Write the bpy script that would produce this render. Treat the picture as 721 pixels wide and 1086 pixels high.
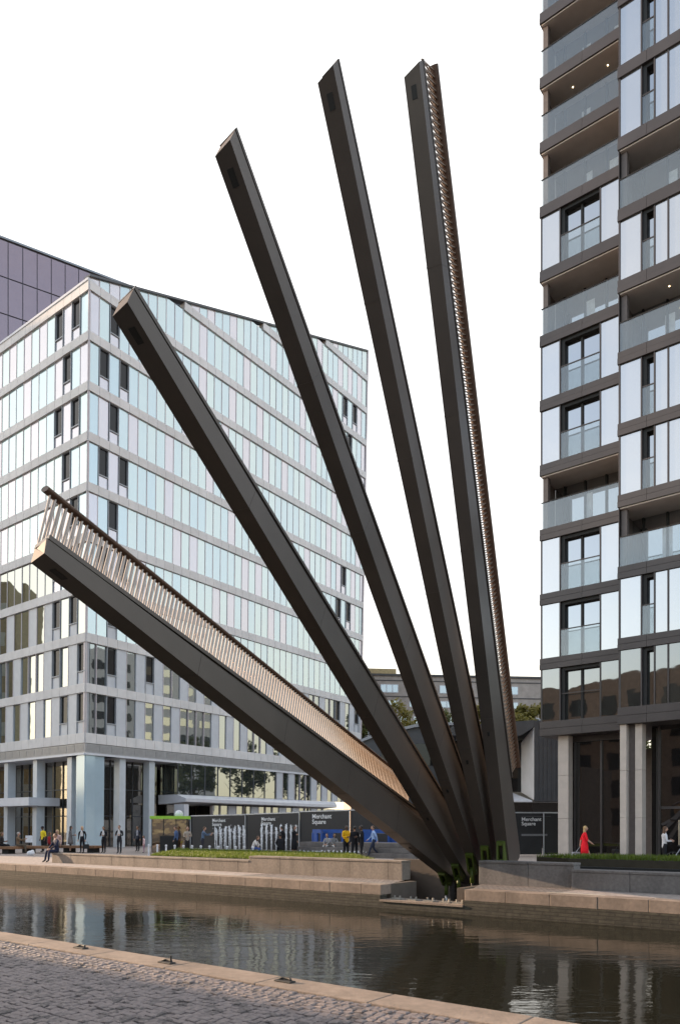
import bpy, bmesh, math, random
from mathutils import Vector, Matrix, Euler

random.seed(7)
R = math.radians
for o in list(bpy.data.objects):
    bpy.data.objects.remove(o)
SC = bpy.context.scene
COL = SC.collection

# ------------------------------------------------------------------ camera
EYE = 1.7
FPX, HZ, CX = 800.0, 877.0, 360.5          # focal length and horizon of the photograph (721 x 1086)
cam = bpy.data.cameras.new('camera')
cam_o = bpy.data.objects.new('camera', cam)
COL.objects.link(cam_o)
cam_o.location = (0, 0, EYE)
cam_o.rotation_euler = (R(90), 0, 0)
cam.sensor_fit = 'VERTICAL'
cam.sensor_height = 36.0
cam.sensor_width = 24.0
cam.lens = FPX / 1086.0 * 36.0
cam.shift_y = (HZ - 543.0) / 1086.0
cam.clip_start = 0.1
cam.clip_end = 6000
SC.camera = cam_o

# ------------------------------------------------------------------ light
SUN_EL, SUN_AZ = 13.0, -61.0               # degrees; azimuth from +Y, negative to the left
VEIL = 2.8
W = bpy.data.worlds.new('World')
SC.world = W
W.use_nodes = True
nt = W.node_tree
nt.nodes.clear()
sky = nt.nodes.new('ShaderNodeTexSky')
sky.sky_type = 'NISHITA'
sky.sun_disc = False
sky.sun_elevation = R(SUN_EL)
sky.sun_rotation = R(SUN_AZ)
sky.air_density = 1.0
sky.dust_density = 3.0
sky.ozone_density = 1.0
bw = nt.nodes.new('ShaderNodeRGBToBW')
mixw = nt.nodes.new('ShaderNodeMixRGB')
mixw.inputs[0].default_value = 0.25
bg = nt.nodes.new('ShaderNodeBackground')
bg.inputs[1].default_value = 0.15
wo = nt.nodes.new('ShaderNodeOutputWorld')
nt.links.new(sky.outputs[0], bw.inputs[0])
nt.links.new(sky.outputs[0], mixw.inputs[1])
nt.links.new(bw.outputs[0], mixw.inputs[2])
# a veil of bright white cloud lies over the whole part of the sky ahead, thinner behind
tcw = nt.nodes.new('ShaderNodeTexCoord')
sep = nt.nodes.new('ShaderNodeSeparateXYZ'); nt.links.new(tcw.outputs['Generated'], sep.inputs[0])
mr = nt.nodes.new('ShaderNodeMapRange'); mr.inputs['From Min'].default_value = -0.35; mr.inputs['From Max'].default_value = 0.25
mr.inputs['To Min'].default_value = 0.0; mr.inputs['To Max'].default_value = 0.9; mr.interpolation_type = 'SMOOTHSTEP'
nt.links.new(sep.outputs['Y'], mr.inputs['Value'])
nzw = nt.nodes.new('ShaderNodeTexNoise'); nzw.inputs['Scale'].default_value = 2.2; nzw.inputs['Detail'].default_value = 6
mpw = nt.nodes.new('ShaderNodeMapping'); mpw.inputs['Scale'].default_value = (1, 1, 3.0)
nt.links.new(tcw.outputs['Generated'], mpw.inputs[0]); nt.links.new(mpw.outputs[0], nzw.inputs['Vector'])
mrn = nt.nodes.new('ShaderNodeMapRange'); mrn.inputs['From Min'].default_value = 0.35; mrn.inputs['From Max'].default_value = 0.7
mrn.inputs['To Min'].default_value = 0.0; mrn.inputs['To Max'].default_value = 0.35
nt.links.new(nzw.outputs[0], mrn.inputs['Value'])
mxv = nt.nodes.new('ShaderNodeMath'); mxv.operation = 'MAXIMUM'
nt.links.new(mr.outputs[0], mxv.inputs[0]); nt.links.new(mrn.outputs[0], mxv.inputs[1])
veil = nt.nodes.new('ShaderNodeMixRGB'); veil.inputs[2].default_value = (VEIL * 1.0, VEIL * 0.985, VEIL * 0.96, 1)
mrz = nt.nodes.new('ShaderNodeMapRange'); mrz.inputs['From Min'].default_value = 0.0; mrz.inputs['From Max'].default_value = 0.30
nt.links.new(sep.outputs['Z'], mrz.inputs['Value'])
vc = nt.nodes.new('ShaderNodeMixRGB'); vc.inputs[1].default_value = (VEIL, VEIL * 0.86, VEIL * 0.60, 1); vc.inputs[2].default_value = (VEIL, VEIL * 0.985, VEIL * 0.96, 1)
nt.links.new(mrz.outputs[0], vc.inputs[0]); nt.links.new(vc.outputs[0], veil.inputs[2])
nt.links.new(mxv.outputs[0], veil.inputs[0]); nt.links.new(mixw.outputs[0], veil.inputs[1])
nt.links.new(veil.outputs[0], bg.inputs[0])
nt.links.new(bg.outputs[0], wo.inputs[0])

sun = bpy.data.lights.new('sun', 'SUN')
sun.energy = 3.0
sun.angle = R(0.5)
sun.color = (1.0, 0.72, 0.48)
sun_o = bpy.data.objects.new('sun', sun)
COL.objects.link(sun_o)
sd = Vector((math.sin(R(SUN_AZ)) * math.cos(R(SUN_EL)), math.cos(R(SUN_AZ)) * math.cos(R(SUN_EL)), math.sin(R(SUN_EL))))
sun_o.rotation_euler = sd.to_track_quat('Z', 'Y').to_euler()
sun_o.location = sd * 100

SC.view_settings.view_transform = 'Standard'
SC.view_settings.look = 'None'
SC.view_settings.exposure = 2.0
SC.view_settings.gamma = 1.0
SC.view_settings.use_curve_mapping = False
SC.render.engine = 'CYCLES'
SC.cycles.max_bounces = 8
SC.cycles.transparent_max_bounces = 12

# ------------------------------------------------------------------ helpers
def tag(o, label=None, cat=None, group=None, kind=None):
    if label: o['label'] = label
    if cat: o['category'] = cat
    if group: o['group'] = group
    if kind: o['kind'] = kind
    return o

def empty(name, loc, label=None, cat=None, group=None):
    o = bpy.data.objects.new(name, None)
    COL.objects.link(o)
    o.location = loc
    o.empty_display_size = 0.3
    return tag(o, label, cat, group)

def origin(o):
    v = Vector((0, 0, 0))
    while o is not None:
        v += o.location
        o = o.parent
    return v

class MB:
    """collects world-space polygons, links them as one mesh object"""
    def __init__(self):
        self.v = []; self.f = []; self.m = []
    def poly(self, pts, m=0):
        i = len(self.v)
        self.v += [tuple(p) for p in pts]
        self.f.append(tuple(range(i, i + len(pts)))); self.m.append(m)
    def prism(self, a, b, m=0, caps=(True, True)):
        n = len(a); i = len(self.v)
        self.v += [tuple(p) for p in a] + [tuple(p) for p in b]
        if caps[0]: self.f.append(tuple(reversed(range(i, i + n)))); self.m.append(m)
        if caps[1]: self.f.append(tuple(range(i + n, i + 2 * n))); self.m.append(m)
        for k in range(n):
            j = (k + 1) % n
            self.f.append((i + k, i + j, i + n + j, i + n + k)); self.m.append(m)
    def box(self, fr, lo, hi, m=0):
        (x0, y0, z0), (x1, y1, z1) = lo, hi
        a = [fr(x0, y0, z0), fr(x1, y0, z0), fr(x1, y1, z0), fr(x0, y1, z0)]
        b = [fr(x0, y0, z1), fr(x1, y0, z1), fr(x1, y1, z1), fr(x0, y1, z1)]
        self.prism(a, b, m)
    def tube(self, pts, rad, n=8, m=0):
        pts = [Vector(p) for p in pts]
        if not isinstance(rad, (list, tuple)): rad = [rad] * len(pts)
        rings = []
        for k, p in enumerate(pts):
            d = (pts[min(k + 1, len(pts) - 1)] - pts[max(k - 1, 0)])
            if d.length < 1e-6: d = Vector((0, 0, 1))
            d.normalize()
            s = d.orthogonal() if k == 0 else (last - d * last.dot(d))
            s.normalize(); last = s
            t = d.cross(s)
            rings.append([p + (s * math.cos(2 * math.pi * q / n) + t * math.sin(2 * math.pi * q / n)) * rad[k] for q in range(n)])
        i = len(self.v)
        for r_ in rings: self.v += [tuple(p) for p in r_]
        for k in range(len(rings) - 1):
            for q in range(n):
                w = (q + 1) % n
                self.f.append((i + k * n + q, i + k * n + w, i + (k + 1) * n + w, i + (k + 1) * n + q)); self.m.append(m)
        self.f.append(tuple(reversed(range(i, i + n)))); self.m.append(m)
        e = i + (len(rings) - 1) * n
        self.f.append(tuple(range(e, e + n))); self.m.append(m)
    def ball(self, c, rx, ry, rz, m=0, seg=10, rings=7, rot=None):
        i = len(self.v); c = Vector(c)
        for a in range(1, rings):
            th = math.pi * a / rings
            for b in range(seg):
                ph = 2 * math.pi * b / seg
                p = Vector((rx * math.sin(th) * math.cos(ph), ry * math.sin(th) * math.sin(ph), rz * math.cos(th)))
                if rot: p = rot @ p
                self.v.append(tuple(c + p))
        top = len(self.v); p = Vector((0, 0, rz)); self.v.append(tuple(c + (rot @ p if rot else p)))
        bot = len(self.v); p = Vector((0, 0, -rz)); self.v.append(tuple(c + (rot @ p if rot else p)))
        for a in range(rings - 2):
            for b in range(seg):
                d = (b + 1) % seg
                self.f.append((i + a * seg + b, i + (a + 1) * seg + b, i + (a + 1) * seg + d, i + a * seg + d)); self.m.append(m)
        for b in range(seg):
            d = (b + 1) % seg
            self.f.append((top, i + b, i + d)); self.m.append(m)
            e = i + (rings - 2) * seg
            self.f.append((bot, e + d, e + b)); self.m.append(m)
    def build(self, name, mats, parent=None, smooth=False, loc=None, bevel=0):
        if not isinstance(mats, (list, tuple)): mats = [mats]
        off = origin(parent) if parent is not None else Vector((0, 0, 0))
        if loc is not None: off = off + Vector(loc)
        me = bpy.data.meshes.new(name)
        me.from_pydata([(x - off.x, y - off.y, z - off.z) for x, y, z in self.v], [], self.f)
        for mm in mats: me.materials.append(mm)
        me.polygons.foreach_set('material_index', self.m)
        bm = bmesh.new(); bm.from_mesh(me)
        bmesh.ops.recalc_face_normals(bm, faces=bm.faces)
        bm.to_mesh(me); bm.free()
        if smooth:
            me.polygons.foreach_set('use_smooth', [True] * len(me.polygons))
        o = bpy.data.objects.new(name, me)
        COL.objects.link(o)
        if loc is not None: o.location = loc
        if parent is not None: o.parent = parent
        if bevel:
            b = o.modifiers.new('bevel', 'BEVEL'); b.width = bevel; b.segments = 2; b.limit_method = 'ANGLE'
        return o

def copy_tree(o, parent=None):
    c = o.copy(); COL.objects.link(c); c.parent = parent
    for ch in list(o.children): copy_tree(ch, c)
    return c

# ------------------------------------------------------------------ materials
def new_mat(name):
    m = bpy.data.materials.new(name); m.use_nodes = True
    n = m.node_tree; p = n.nodes['Principled BSDF']
    return m, n, p

def mat(name, col, rough=0.6, metal=0.0, spec=0.5, var=0.12, scale=6.0, bump=0.0, bscale=40.0, stain=0.0, coords='Object', emit=None):
    m, n, p = new_mat(name)
    tc = n.nodes.new('ShaderNodeTexCoord')
    nz = n.nodes.new('ShaderNodeTexNoise'); nz.inputs['Scale'].default_value = scale; nz.inputs['Detail'].default_value = 6
    n.links.new(tc.outputs[coords], nz.inputs['Vector'])
    rp = n.nodes.new('ShaderNodeValToRGB')
    rp.color_ramp.elements[0].position = 0.3; rp.color_ramp.elements[1].position = 0.7
    rp.color_ramp.elements[0].color = (*[c * (1 - var) for c in col], 1)
    rp.color_ramp.elements[1].color = (*[min(1, c * (1 + var)) for c in col], 1)
    n.links.new(nz.outputs[0], rp.inputs[0])
    out = rp.outputs[0]
    if stain:
        n2 = n.nodes.new('ShaderNodeTexNoise'); n2.inputs['Scale'].default_value = scale * 0.15; n2.inputs['Detail'].default_value = 8
        mp = n.nodes.new('ShaderNodeMapping'); mp.inputs['Scale'].default_value = (1, 1, 0.35)
        n.links.new(tc.outputs[coords], mp.inputs[0]); n.links.new(mp.outputs[0], n2.inputs['Vector'])
        r2 = n.nodes.new('ShaderNodeValToRGB'); r2.color_ramp.elements[0].position = 0.38; r2.color_ramp.elements[1].position = 0.62
        v = 1 - stain
        r2.color_ramp.elements[0].color = (v, v, v, 1); r2.color_ramp.elements[1].color = (1, 1, 1, 1)
        n.links.new(n2.outputs[0], r2.inputs[0])
        mx = n.nodes.new('ShaderNodeMixRGB'); mx.blend_type = 'MULTIPLY'; mx.inputs[0].default_value = 1
        n.links.new(out, mx.inputs[1]); n.links.new(r2.outputs[0], mx.inputs[2]); out = mx.outputs[0]
    n.links.new(out, p.inputs['Base Color'])
    p.inputs['Roughness'].default_value = rough; p.inputs['Metallic'].default_value = metal
    p.inputs['Specular IOR Level'].default_value = spec
    if bump:
        nb = n.nodes.new('ShaderNodeTexNoise'); nb.inputs['Scale'].default_value = bscale; nb.inputs['Detail'].default_value = 5
        n.links.new(tc.outputs[coords], nb.inputs['Vector'])
        b = n.nodes.new('ShaderNodeBump'); b.inputs['Strength'].default_value = bump; b.inputs['Distance'].default_value = 0.02
        n.links.new(nb.outputs[0], b.inputs['Height']); n.links.new(b.outputs[0], p.inputs['Normal'])
    if emit:
        p.inputs['Emission Color'].default_value = (*emit[0], 1); p.inputs['Emission Strength'].default_value = emit[1]
    return m

def glass(name, body, gloss=(0.8, 0.85, 0.88), fac=0.45, rough=0.02, wave=0.003, wscale=0.7, clear=0.0, var=0.1):
    """window glass: a dark or tinted body under a mirror-like outer surface; 'clear' lets part of it show through"""
    m, n, p = new_mat(name)
    n.nodes.remove(p)
    out = n.nodes['Material Output']
    tc = n.nodes.new('ShaderNodeTexCoord')
    d = n.nodes.new('ShaderNodeBsdfDiffuse')
    nz = n.nodes.new('ShaderNodeTexNoise'); nz.inputs['Scale'].default_value = 0.9
    n.links.new(tc.outputs['Object'], nz.inputs['Vector'])
    rp = n.nodes.new('ShaderNodeValToRGB')
    rp.color_ramp.elements[0].color = (*[c * (1 - var) for c in body], 1); rp.color_ramp.elements[1].color = (*[c * (1 + var) for c in body], 1)
    n.links.new(nz.outputs[0], rp.inputs[0]); n.links.new(rp.outputs[0], d.inputs[0])
    g = n.nodes.new('ShaderNodeBsdfGlossy'); g.inputs['Color'].default_value = (*gloss, 1); g.inputs['Roughness'].default_value = rough
    nb = n.nodes.new('ShaderNodeTexNoise'); nb.inputs['Scale'].default_value = wscale; nb.inputs['Detail'].default_value = 2
    n.links.new(tc.outputs['Object'], nb.inputs['Vector'])
    b = n.nodes.new('ShaderNodeBump'); b.inputs['Strength'].default_value = 1.0; b.inputs['Distance'].default_value = wave
    n.links.new(nb.outputs[0], b.inputs['Height']); n.links.new(b.outputs[0], g.inputs['Normal'])
    lw0 = n.nodes.new('ShaderNodeLayerWeight'); lw0.inputs[0].default_value = 0.5
    lw = n.nodes.new('ShaderNodeMath'); lw.operation = 'POWER'; lw.inputs[1].default_value = 4.5
    n.links.new(lw0.outputs['Facing'], lw.inputs[0])
    ma = n.nodes.new('ShaderNodeMath'); ma.operation = 'MULTIPLY_ADD'; ma.inputs[1].default_value = 1.0 - fac; ma.inputs[2].default_value = fac
    ma.use_clamp = True
    n.links.new(lw.outputs[0], ma.inputs[0])
    body_out = d.outputs[0]
    if clear:
        t = n.nodes.new('ShaderNodeBsdfTransparent'); t.inputs[0].default_value = (0.85, 0.88, 0.88, 1)
        mx0 = n.nodes.new('ShaderNodeMixShader'); mx0.inputs[0].default_value = clear
        n.links.new(d.outputs[0], mx0.inputs[1]); n.links.new(t.outputs[0], mx0.inputs[2]); body_out = mx0.outputs[0]
    mx = n.nodes.new('ShaderNodeMixShader')
    n.links.new(ma.outputs[0], mx.inputs[0]); n.links.new(body_out, mx.inputs[1]); n.links.new(g.outputs[0], mx.inputs[2])
    n.links.new(mx.outputs[0], out.inputs[0])
    return m

def leaf_mat(name, c0, c1, c2):
    m, n, p = new_mat(name)
    tc = n.nodes.new('ShaderNodeTexCoord')
    nz = n.nodes.new('ShaderNodeTexNoise'); nz.inputs['Scale'].default_value = 1.3; nz.inputs['Detail'].default_value = 8; nz.inputs['Roughness'].default_value = 0.75
    n.links.new(tc.outputs['Object'], nz.inputs['Vector'])
    rp = n.nodes.new('ShaderNodeValToRGB'); e = rp.color_ramp.elements
    e[0].position = 0.3; e[0].color = (*c0, 1); e[1].position = 0.72; e[1].color = (*c2, 1)
    k = e.new(0.5); k.color = (*c1, 1)
    n.links.new(nz.outputs[0], rp.inputs[0]); n.links.new(rp.outputs[0], p.inputs['Base Color'])
    p.inputs['Roughness'].default_value = 0.6
    p.inputs['Subsurface Weight'].default_value = 0.0
    tr = n.nodes.new('ShaderNodeBsdfTranslucent'); n.links.new(rp.outputs[0], tr.inputs[0])
    ms = n.nodes.new('ShaderNodeMixShader'); ms.inputs[0].default_value = 0.35
    n.links.new(p.outputs[0], ms.inputs[1]); n.links.new(tr.outputs[0], ms.inputs[2])
    n.links.new(ms.outputs[0], n.nodes['Material Output'].inputs[0])
    return m

def water_mat():
    m, n, p = new_mat('canal_water')
    p.inputs['Base Color'].default_value = (0.016, 0.015, 0.010, 1)
    p.inputs['Roughness'].default_value = 0.02
    p.inputs['IOR'].default_value = 1.33
    tc = n.nodes.new('ShaderNodeTexCoord')
    acc = None
    for (sc, sx, sy, st) in ((1.3, 1.0, 2.6, 0.0085), (5.0, 1.0, 2.2, 0.003), (0.25, 1, 1.6, 0.02)):
        mp = n.nodes.new('ShaderNodeMapping'); mp.inputs['Scale'].default_value = (sx, sy, 1); mp.inputs['Rotation'].default_value = (0, 0, R(12))
        nz = n.nodes.new('ShaderNodeTexNoise'); nz.inputs['Scale'].default_value = sc; nz.inputs['Detail'].default_value = 3
        n.links.new(tc.outputs['Object'], mp.inputs[0]); n.links.new(mp.outputs[0], nz.inputs['Vector'])
        mu = n.nodes.new('ShaderNodeMath'); mu.operation = 'MULTIPLY'; mu.inputs[1].default_value = st
        n.links.new(nz.outputs[0], mu.inputs[0])
        if acc is None: acc = mu.outputs[0]
        else:
            ad = n.nodes.new('ShaderNodeMath'); n.links.new(acc, ad.inputs[0]); n.links.new(mu.outputs[0], ad.inputs[1]); acc = ad.outputs[0]
    # wind patches: the ripples come and go across the basin
    nm = n.nodes.new('ShaderNodeTexNoise'); nm.inputs['Scale'].default_value = 0.16; nm.inputs['Detail'].default_value = 2
    n.links.new(tc.outputs['Object'], nm.inputs['Vector'])
    mm = n.nodes.new('ShaderNodeMapRange'); mm.inputs['From Min'].default_value = .38; mm.inputs['From Max'].default_value = .62; mm.inputs['To Min'].default_value = .35; mm.inputs['To Max'].default_value = 1.15
    n.links.new(nm.outputs[0], mm.inputs['Value'])
    mk = n.nodes.new('ShaderNodeMath'); mk.operation = 'MULTIPLY'; n.links.new(acc, mk.inputs[0]); n.links.new(mm.outputs[0], mk.inputs[1]); acc = mk.outputs[0]
    b = n.nodes.new('ShaderNodeBump'); b.inputs['Strength'].default_value = 1.0; b.inputs['Distance'].default_value = 1.0
    n.links.new(acc, b.inputs['Height']); n.links.new(b.outputs[0], p.inputs['Normal'])
    return m

def brick_mat(name, c1, c2, mortar, scale=1.0, bw_=0.5, bh=0.25, ms=0.02, rot=0.0, rough=0.8, bump=0.3, axis='xy'):
    m, n, p = new_mat(name)
    tc = n.nodes.new('ShaderNodeTexCoord')
    mp = n.nodes.new('ShaderNodeMapping')
    if axis == 'wall':
        mp.inputs['Rotation'].default_value = (R(90), 0, rot)
    else:
        mp.inputs['Rotation'].default_value = (0, 0, rot)
    br = n.nodes.new('ShaderNodeTexBrick')
    br.inputs['Scale'].default_value = scale; br.inputs['Brick Width'].default_value = bw_; br.inputs['Row Height'].default_value = bh
    br.inputs['Mortar Size'].default_value = ms
    br.inputs['Color1'].default_value = (*c1, 1); br.inputs['Color2'].default_value = (*c2, 1); br.inputs['Mortar'].default_value = (*mortar, 1)
    n.links.new(tc.outputs['Object'], mp.inputs[0]); n.links.new(mp.outputs[0], br.inputs['Vector'])
    nz = n.nodes.new('ShaderNodeTexNoise'); nz.inputs['Scale'].default_value = 7; nz.inputs['Detail'].default_value = 8
    n.links.new(tc.outputs['Object'], nz.inputs['Vector'])
    rp = n.nodes.new('ShaderNodeValToRGB'); rp.color_ramp.elements[0].color = (0.6, 0.6, 0.6, 1); rp.color_ramp.elements[1].color = (1.25, 1.25, 1.25, 1)
    rp.color_ramp.elements[0].position = 0.3; rp.color_ramp.elements[1].position = 0.7
    n.links.new(nz.outputs[0], rp.inputs[0])
    mx = n.nodes.new('ShaderNodeMixRGB'); mx.blend_type = 'MULTIPLY'; mx.inputs[0].default_value = 1
    n.links.new(br.outputs[0], mx.inputs[1]); n.links.new(rp.outputs[0], mx.inputs[2])
    n.links.new(mx.outputs[0], p.inputs['Base Color'])
    p.inputs['Roughness'].default_value = rough
    b = n.nodes.new('ShaderNodeBump'); b.inputs['Strength'].default_value = bump; b.inputs['Distance'].default_value = 0.01; b.invert = True
    n.links.new(br.outputs['Fac'], b.inputs['Height']); n.links.new(b.outputs[0], p.inputs['Normal'])
    return m

M = {}
M['beam'] = mat('dark_bronze_paint', (0.078, 0.062, 0.053), 0.38, 0.0, 0.5, 0.10, 1.2, 0.04, 25, stain=0.32)
M['beam_cap'] = mat('bare_end_plate', (0.09, 0.06, 0.042), 0.55, 0.0, 0.5, 0.15, 5)
M['black'] = mat('black_void', (0.012, 0.012, 0.012), 0.7)
M['rail_wood'] = mat('brown_handrail', (0.085, 0.043, 0.026), 0.45, 0.0, 0.5, 0.2, 9)
M['steel'] = mat('stainless_steel', (0.62, 0.58, 0.53), 0.28, 1.0, 0.5, 0.05, 9)
M['bar'] = mat('bronzed_steel_bar', (0.36, 0.28, 0.22), 0.34, 0.85, 0.5, 0.06, 9)
M['galv_dark'] = mat('weathered_galvanised_steel', (0.26, 0.24, 0.21), 0.6, 0.3, 0.4, 0.15, 9)
M['green_lug'] = mat('lime_green_paint', (0.072, 0.10, 0.013), 0.5, 0, 0.5, 0.1, 5)
M['granite'] = mat('granite_block', (0.235, 0.195, 0.162), 0.75, 0, 0.3, 0.16, 14, 0.15, 60, stain=0.25)
M['granite_shade_grey'] = mat('granite_grey_shaded', (0.165, 0.15, 0.142), 0.75, 0, 0.3, 0.16, 14, 0.15, 60, stain=0.25)  # darker granite: puts shade into right-hand bench walls, plain grey on steps and basins
M['coping'] = mat('quay_coping_stone', (0.26, 0.20, 0.158), 0.8, 0, 0.3, 0.15, 9, 0.3, 35, stain=0.25)
M['concrete'] = mat('pit_concrete', (0.12, 0.098, 0.08), 0.85, 0, 0.3, 0.12, 3, 0.2, 30, stain=0.3)
M['paving'] = brick_mat('plaza_paving', (0.36, 0.30, 0.27), (0.31, 0.265, 0.24), (0.2, 0.17, 0.15), 1.0, 0.9, 0.45, 0.008, R(-37), 0.7, 0.15)
M['setts'] = brick_mat('setts_strip', (0.24, 0.20, 0.185), (0.17, 0.15, 0.14), (0.09, 0.08, 0.075), 1.0, 0.2, 0.1, 0.014, R(-37), 0.8, 0.9)
M['old_wall'] = brick_mat('old_canal_wall', (0.062, 0.055, 0.038), (0.042, 0.038, 0.026), (0.035, 0.03, 0.022), 1.0, 0.32, 0.09, 0.016, 0, 0.85, 0.8, 'wall')
M['asphalt'] = mat('ground_asphalt', (0.10, 0.095, 0.09), 0.9, 0, 0.3, 0.15, 0.8)
M['water'] = water_mat()
M['lawn_soil'] = mat('soil', (0.05, 0.04, 0.025), 0.9)

# ------------------------------------------------------------------ layout frames
XC = Vector((0.797, -0.604, 0)); YC = Vector((0.604, 0.797, 0))
F0 = Vector((0.0, 23.05, 0))
def C(s, n, z=0.0):                       # canal frame: s along the far quay edge, n away from the water
    return F0 + XC * s + YC * n + Vector((0, 0, z))
def s_at(px, n):                          # where along a line parallel to the quay a sight line falls
    k = (px - CX) / FPX
    b = F0 + YC * n
    return (k * b.y - b.x) / (XC.x - k * XC.y)
def at(px, depth, z=0.0):
    return Vector(((px - CX) / FPX * depth, depth, z))
def hgt(py, depth):
    return EYE + (HZ - py) * depth / FPX
NEAR = -11.92
WATER = -0.66

# ------------------------------------------------------------------ ground, water, quays
P0, P1 = s_at(404, 0.0), s_at(492, 0.0)   # the pit of the bridge, open to the canal

def sheet(name, quads, m, z):
    b = MB()
    for q in quads: b.poly([C(s, n, z) for s, n in q])
    return tag(b.build(name, m), kind='structure')

PB = 6.6                                  # how far the pit runs back from the quay
ps0, ps1 = s_at(428, 2.0), s_at(509, 2.0)
psb = s_at(434, PB)
sheet('ground', [[(-1500, 60), (1500, 60), (1500, 2500), (-1500, 2500)], [(-1500, -1500), (1500, -1500), (1500, NEAR - 14), (-1500, NEAR - 14)]], M['asphalt'], -0.01)
sheet('plaza', [[(-400, 2.0), (ps0, 2.0), (psb, PB), (psb, 60), (-400, 60)], [(psb, PB), (ps1, PB), (ps1, 60), (psb, 60)], [(ps1, 2.0), (400, 2.0), (400, 60), (ps1, 60)]], M['paving'], 0.0)
sA, sB = s_at(262, 1.0), s_at(600, 1.0)
sheet('path', [[(-400, 0.55), (sA, 0.55), (sA, 2.0), (-400, 2.0)], [(sB, 0.55), (400, 0.55), (400, 2.0), (sB, 2.0)]], M['paving'], 0.0)
sheet('setts_path', [[(sA, 0.55), (P0, 0.55), (ps0, 2.0), (sA, 2.0)], [(P1, 0.55), (sB, 0.55), (sB, 2.0), (ps1, 2.0)]], M['setts'], 0.0)
b = MB(); b.poly([C(-600, NEAR - 0.3, WATER), C(600, NEAR - 0.3, WATER), C(600, 0.3, WATER), C(-600, 0.3, WATER)])
tag(b.build('water', M['water']), kind='structure')

def blocks(name, s0, s1, n0, n1, z0, z1, step, m, jit=0.004, label=None, cat=None, kind='structure', parent=None):
    """a run of separate stone blocks with hairline joints, one mesh"""
    b = MB(); s = s0
    rnd = random.Random(int(abs(s0) * 100) + 3)
    while s < s1 - 0.02:
        e = min(s1, s + step)
        if s1 - e < 0.3: e = s1
        j = rnd.uniform(-jit, jit)
        b.box(C, (s + 0.004, n0 + j, z0), (e - 0.004, n1 + j, z1 + j * 0.5)); s = e
    o = b.build(name, m, parent, bevel=0.012)
    if kind: tag(o, kind=kind)
    return o

blocks('far_quay', -70, P0, 0, 0.55, -0.30, 0.0, 1.2, M['coping'])
blocks('far_quay', P1, 60, 0, 0.55, -0.30, 0.0, 1.2, M['coping'])
b = MB()
b.box(C, (-400, -0.06, -2.0), (P0, 0.3, -0.305)); b.box(C, (P0 + .002, -0.06, -2.0), (P1 - .002, 0.3, -0.48)); b.box(C, (P1, -0.06, -2.0), (400, 0.3, -0.305))
tag(b.build('canal_wall', M['old_wall']), 'rough old stone canal wall below the far quay at the waterline', 'wall')

# the bridge pit
b = MB()
b.box(C, (P0 + .003, -0.10, -0.475), (P1 - .003, 0.75, -0.42))
tag(b.build('pit_ledge', M['coping']), kind='structure')
b = MB()
b.box(C, (psb - 0.3, 0.76, -1.6), (ps1 + 0.2, PB + .2, -1.25))
b.box(C, (psb - .02, PB, -1.25), (ps1, PB + 0.25, -0.02))
b.box(C, (ps1, 0.56, -1.25), (ps1 + 0.2, PB, -0.02))
tag(b.build('pit', M['concrete']), kind='structure')
b = MB()
b.box(C, (P0 - 0.25, 0.56, -1.25), (P0 - .01, 2.0, -0.005))
b.box(C, (psb - 0.5, PB - .36, -1.25), (s_at(482, PB), PB - .01, 0.46))
b.prism([C(ps0 - .2, 2.004, -1.25), C(ps0, 2.004, -1.25), C(psb, PB - .37, -1.25), C(psb - .2, PB - .37, -1.25)], [C(ps0 - .2, 2.004, -.004), C(ps0, 2.004, -.004), C(psb, PB - .37, -.004), C(psb - .2, PB - .37, -.004)])
tag(b.build('pit_wall', M['concrete']), 'low concrete wall at the left side of the bridge pit', 'wall')
for k, px in enumerate((421, 438, 456, 473, 487)):
    s = s_at(px, 0.25)
    rt = empty('beam_rest', C(s, 0.25, -0.42), 'small bolted steel rest on the pit ledge, one of a row of five', 'bracket', 'beam rests on the pit ledge')
    b = MB(); b.box(C, (s - .16, 0.12, -0.42), (s + .16, 0.40, -0.385)); b.build('base_plate', M['galv_dark'], rt)
    for d in (-.09, .09):
        b = MB(); b.tube([C(s + d, .26, -.385), C(s + d, .26, -.31)], 0.028, 8); b.build('pin', M['galv_dark'], rt)

# bench walls on the far quay
def bench_wall(px0, px1, n0, h0, h1, label, end_right=False, m='granite', s0=None, s1=None):
    s0 = s_at(px0, n0) if s0 is None else s0; s1 = s_at(px1, n0) if s1 is None else s1
    rt = empty('bench_wall', C((s0 + s1) / 2, n0 + .25, 0), label, 'wall', 'low granite bench walls along the far quay')
    b = MB(); s = s0; rnd = random.Random(int(px0))
    while s < s1 - .02:
        e = min(s1, s + 1.55)
        if s1 - e < .35: e = s1
        j = rnd.uniform(-.003, .003)
        b.box(C, (s + .005, n0 + .02 + j, 0), (e - .005, n0 + 0.52, h0 - .075)); s = e
    b.build('wall_block', M[m], rt, bevel=.008)
    b = MB(); s = s0
    while s < s1 - .02:
        e = min(s1, s + 1.55)
        if s1 - e < .35: e = s1
        b.box(C, (s + .004, n0, h0 - .07), (e - .004, n0 + .56, h0)); s = e
    b.build('coping', M[m], rt, bevel=.012)
    return rt
bench_wall(55, 264, 2.0, 0.46, 0.46, 'long low granite bench wall at the left where a man in a navy suit sits')
bench_wall(264, 426, 2.0, 0.62, 0.62, 'taller granite bench wall ending at the left of the bridge pit')
bench_wall(507, 608, 2.0, 0.70, 0.70, 'tall granite bench wall, greyed for shade, right of the bridge pit under the steepest beam', m='granite_shade_grey')
sR = s_at(605, 1.8)
bench_wall(605, 1000, 1.8, 0.54, 0.54, 'lower granite bench wall, greyed for shade, running off the right edge before the lawn', m='granite_shade_grey', s0=sR, s1=sR + 22)

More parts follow.
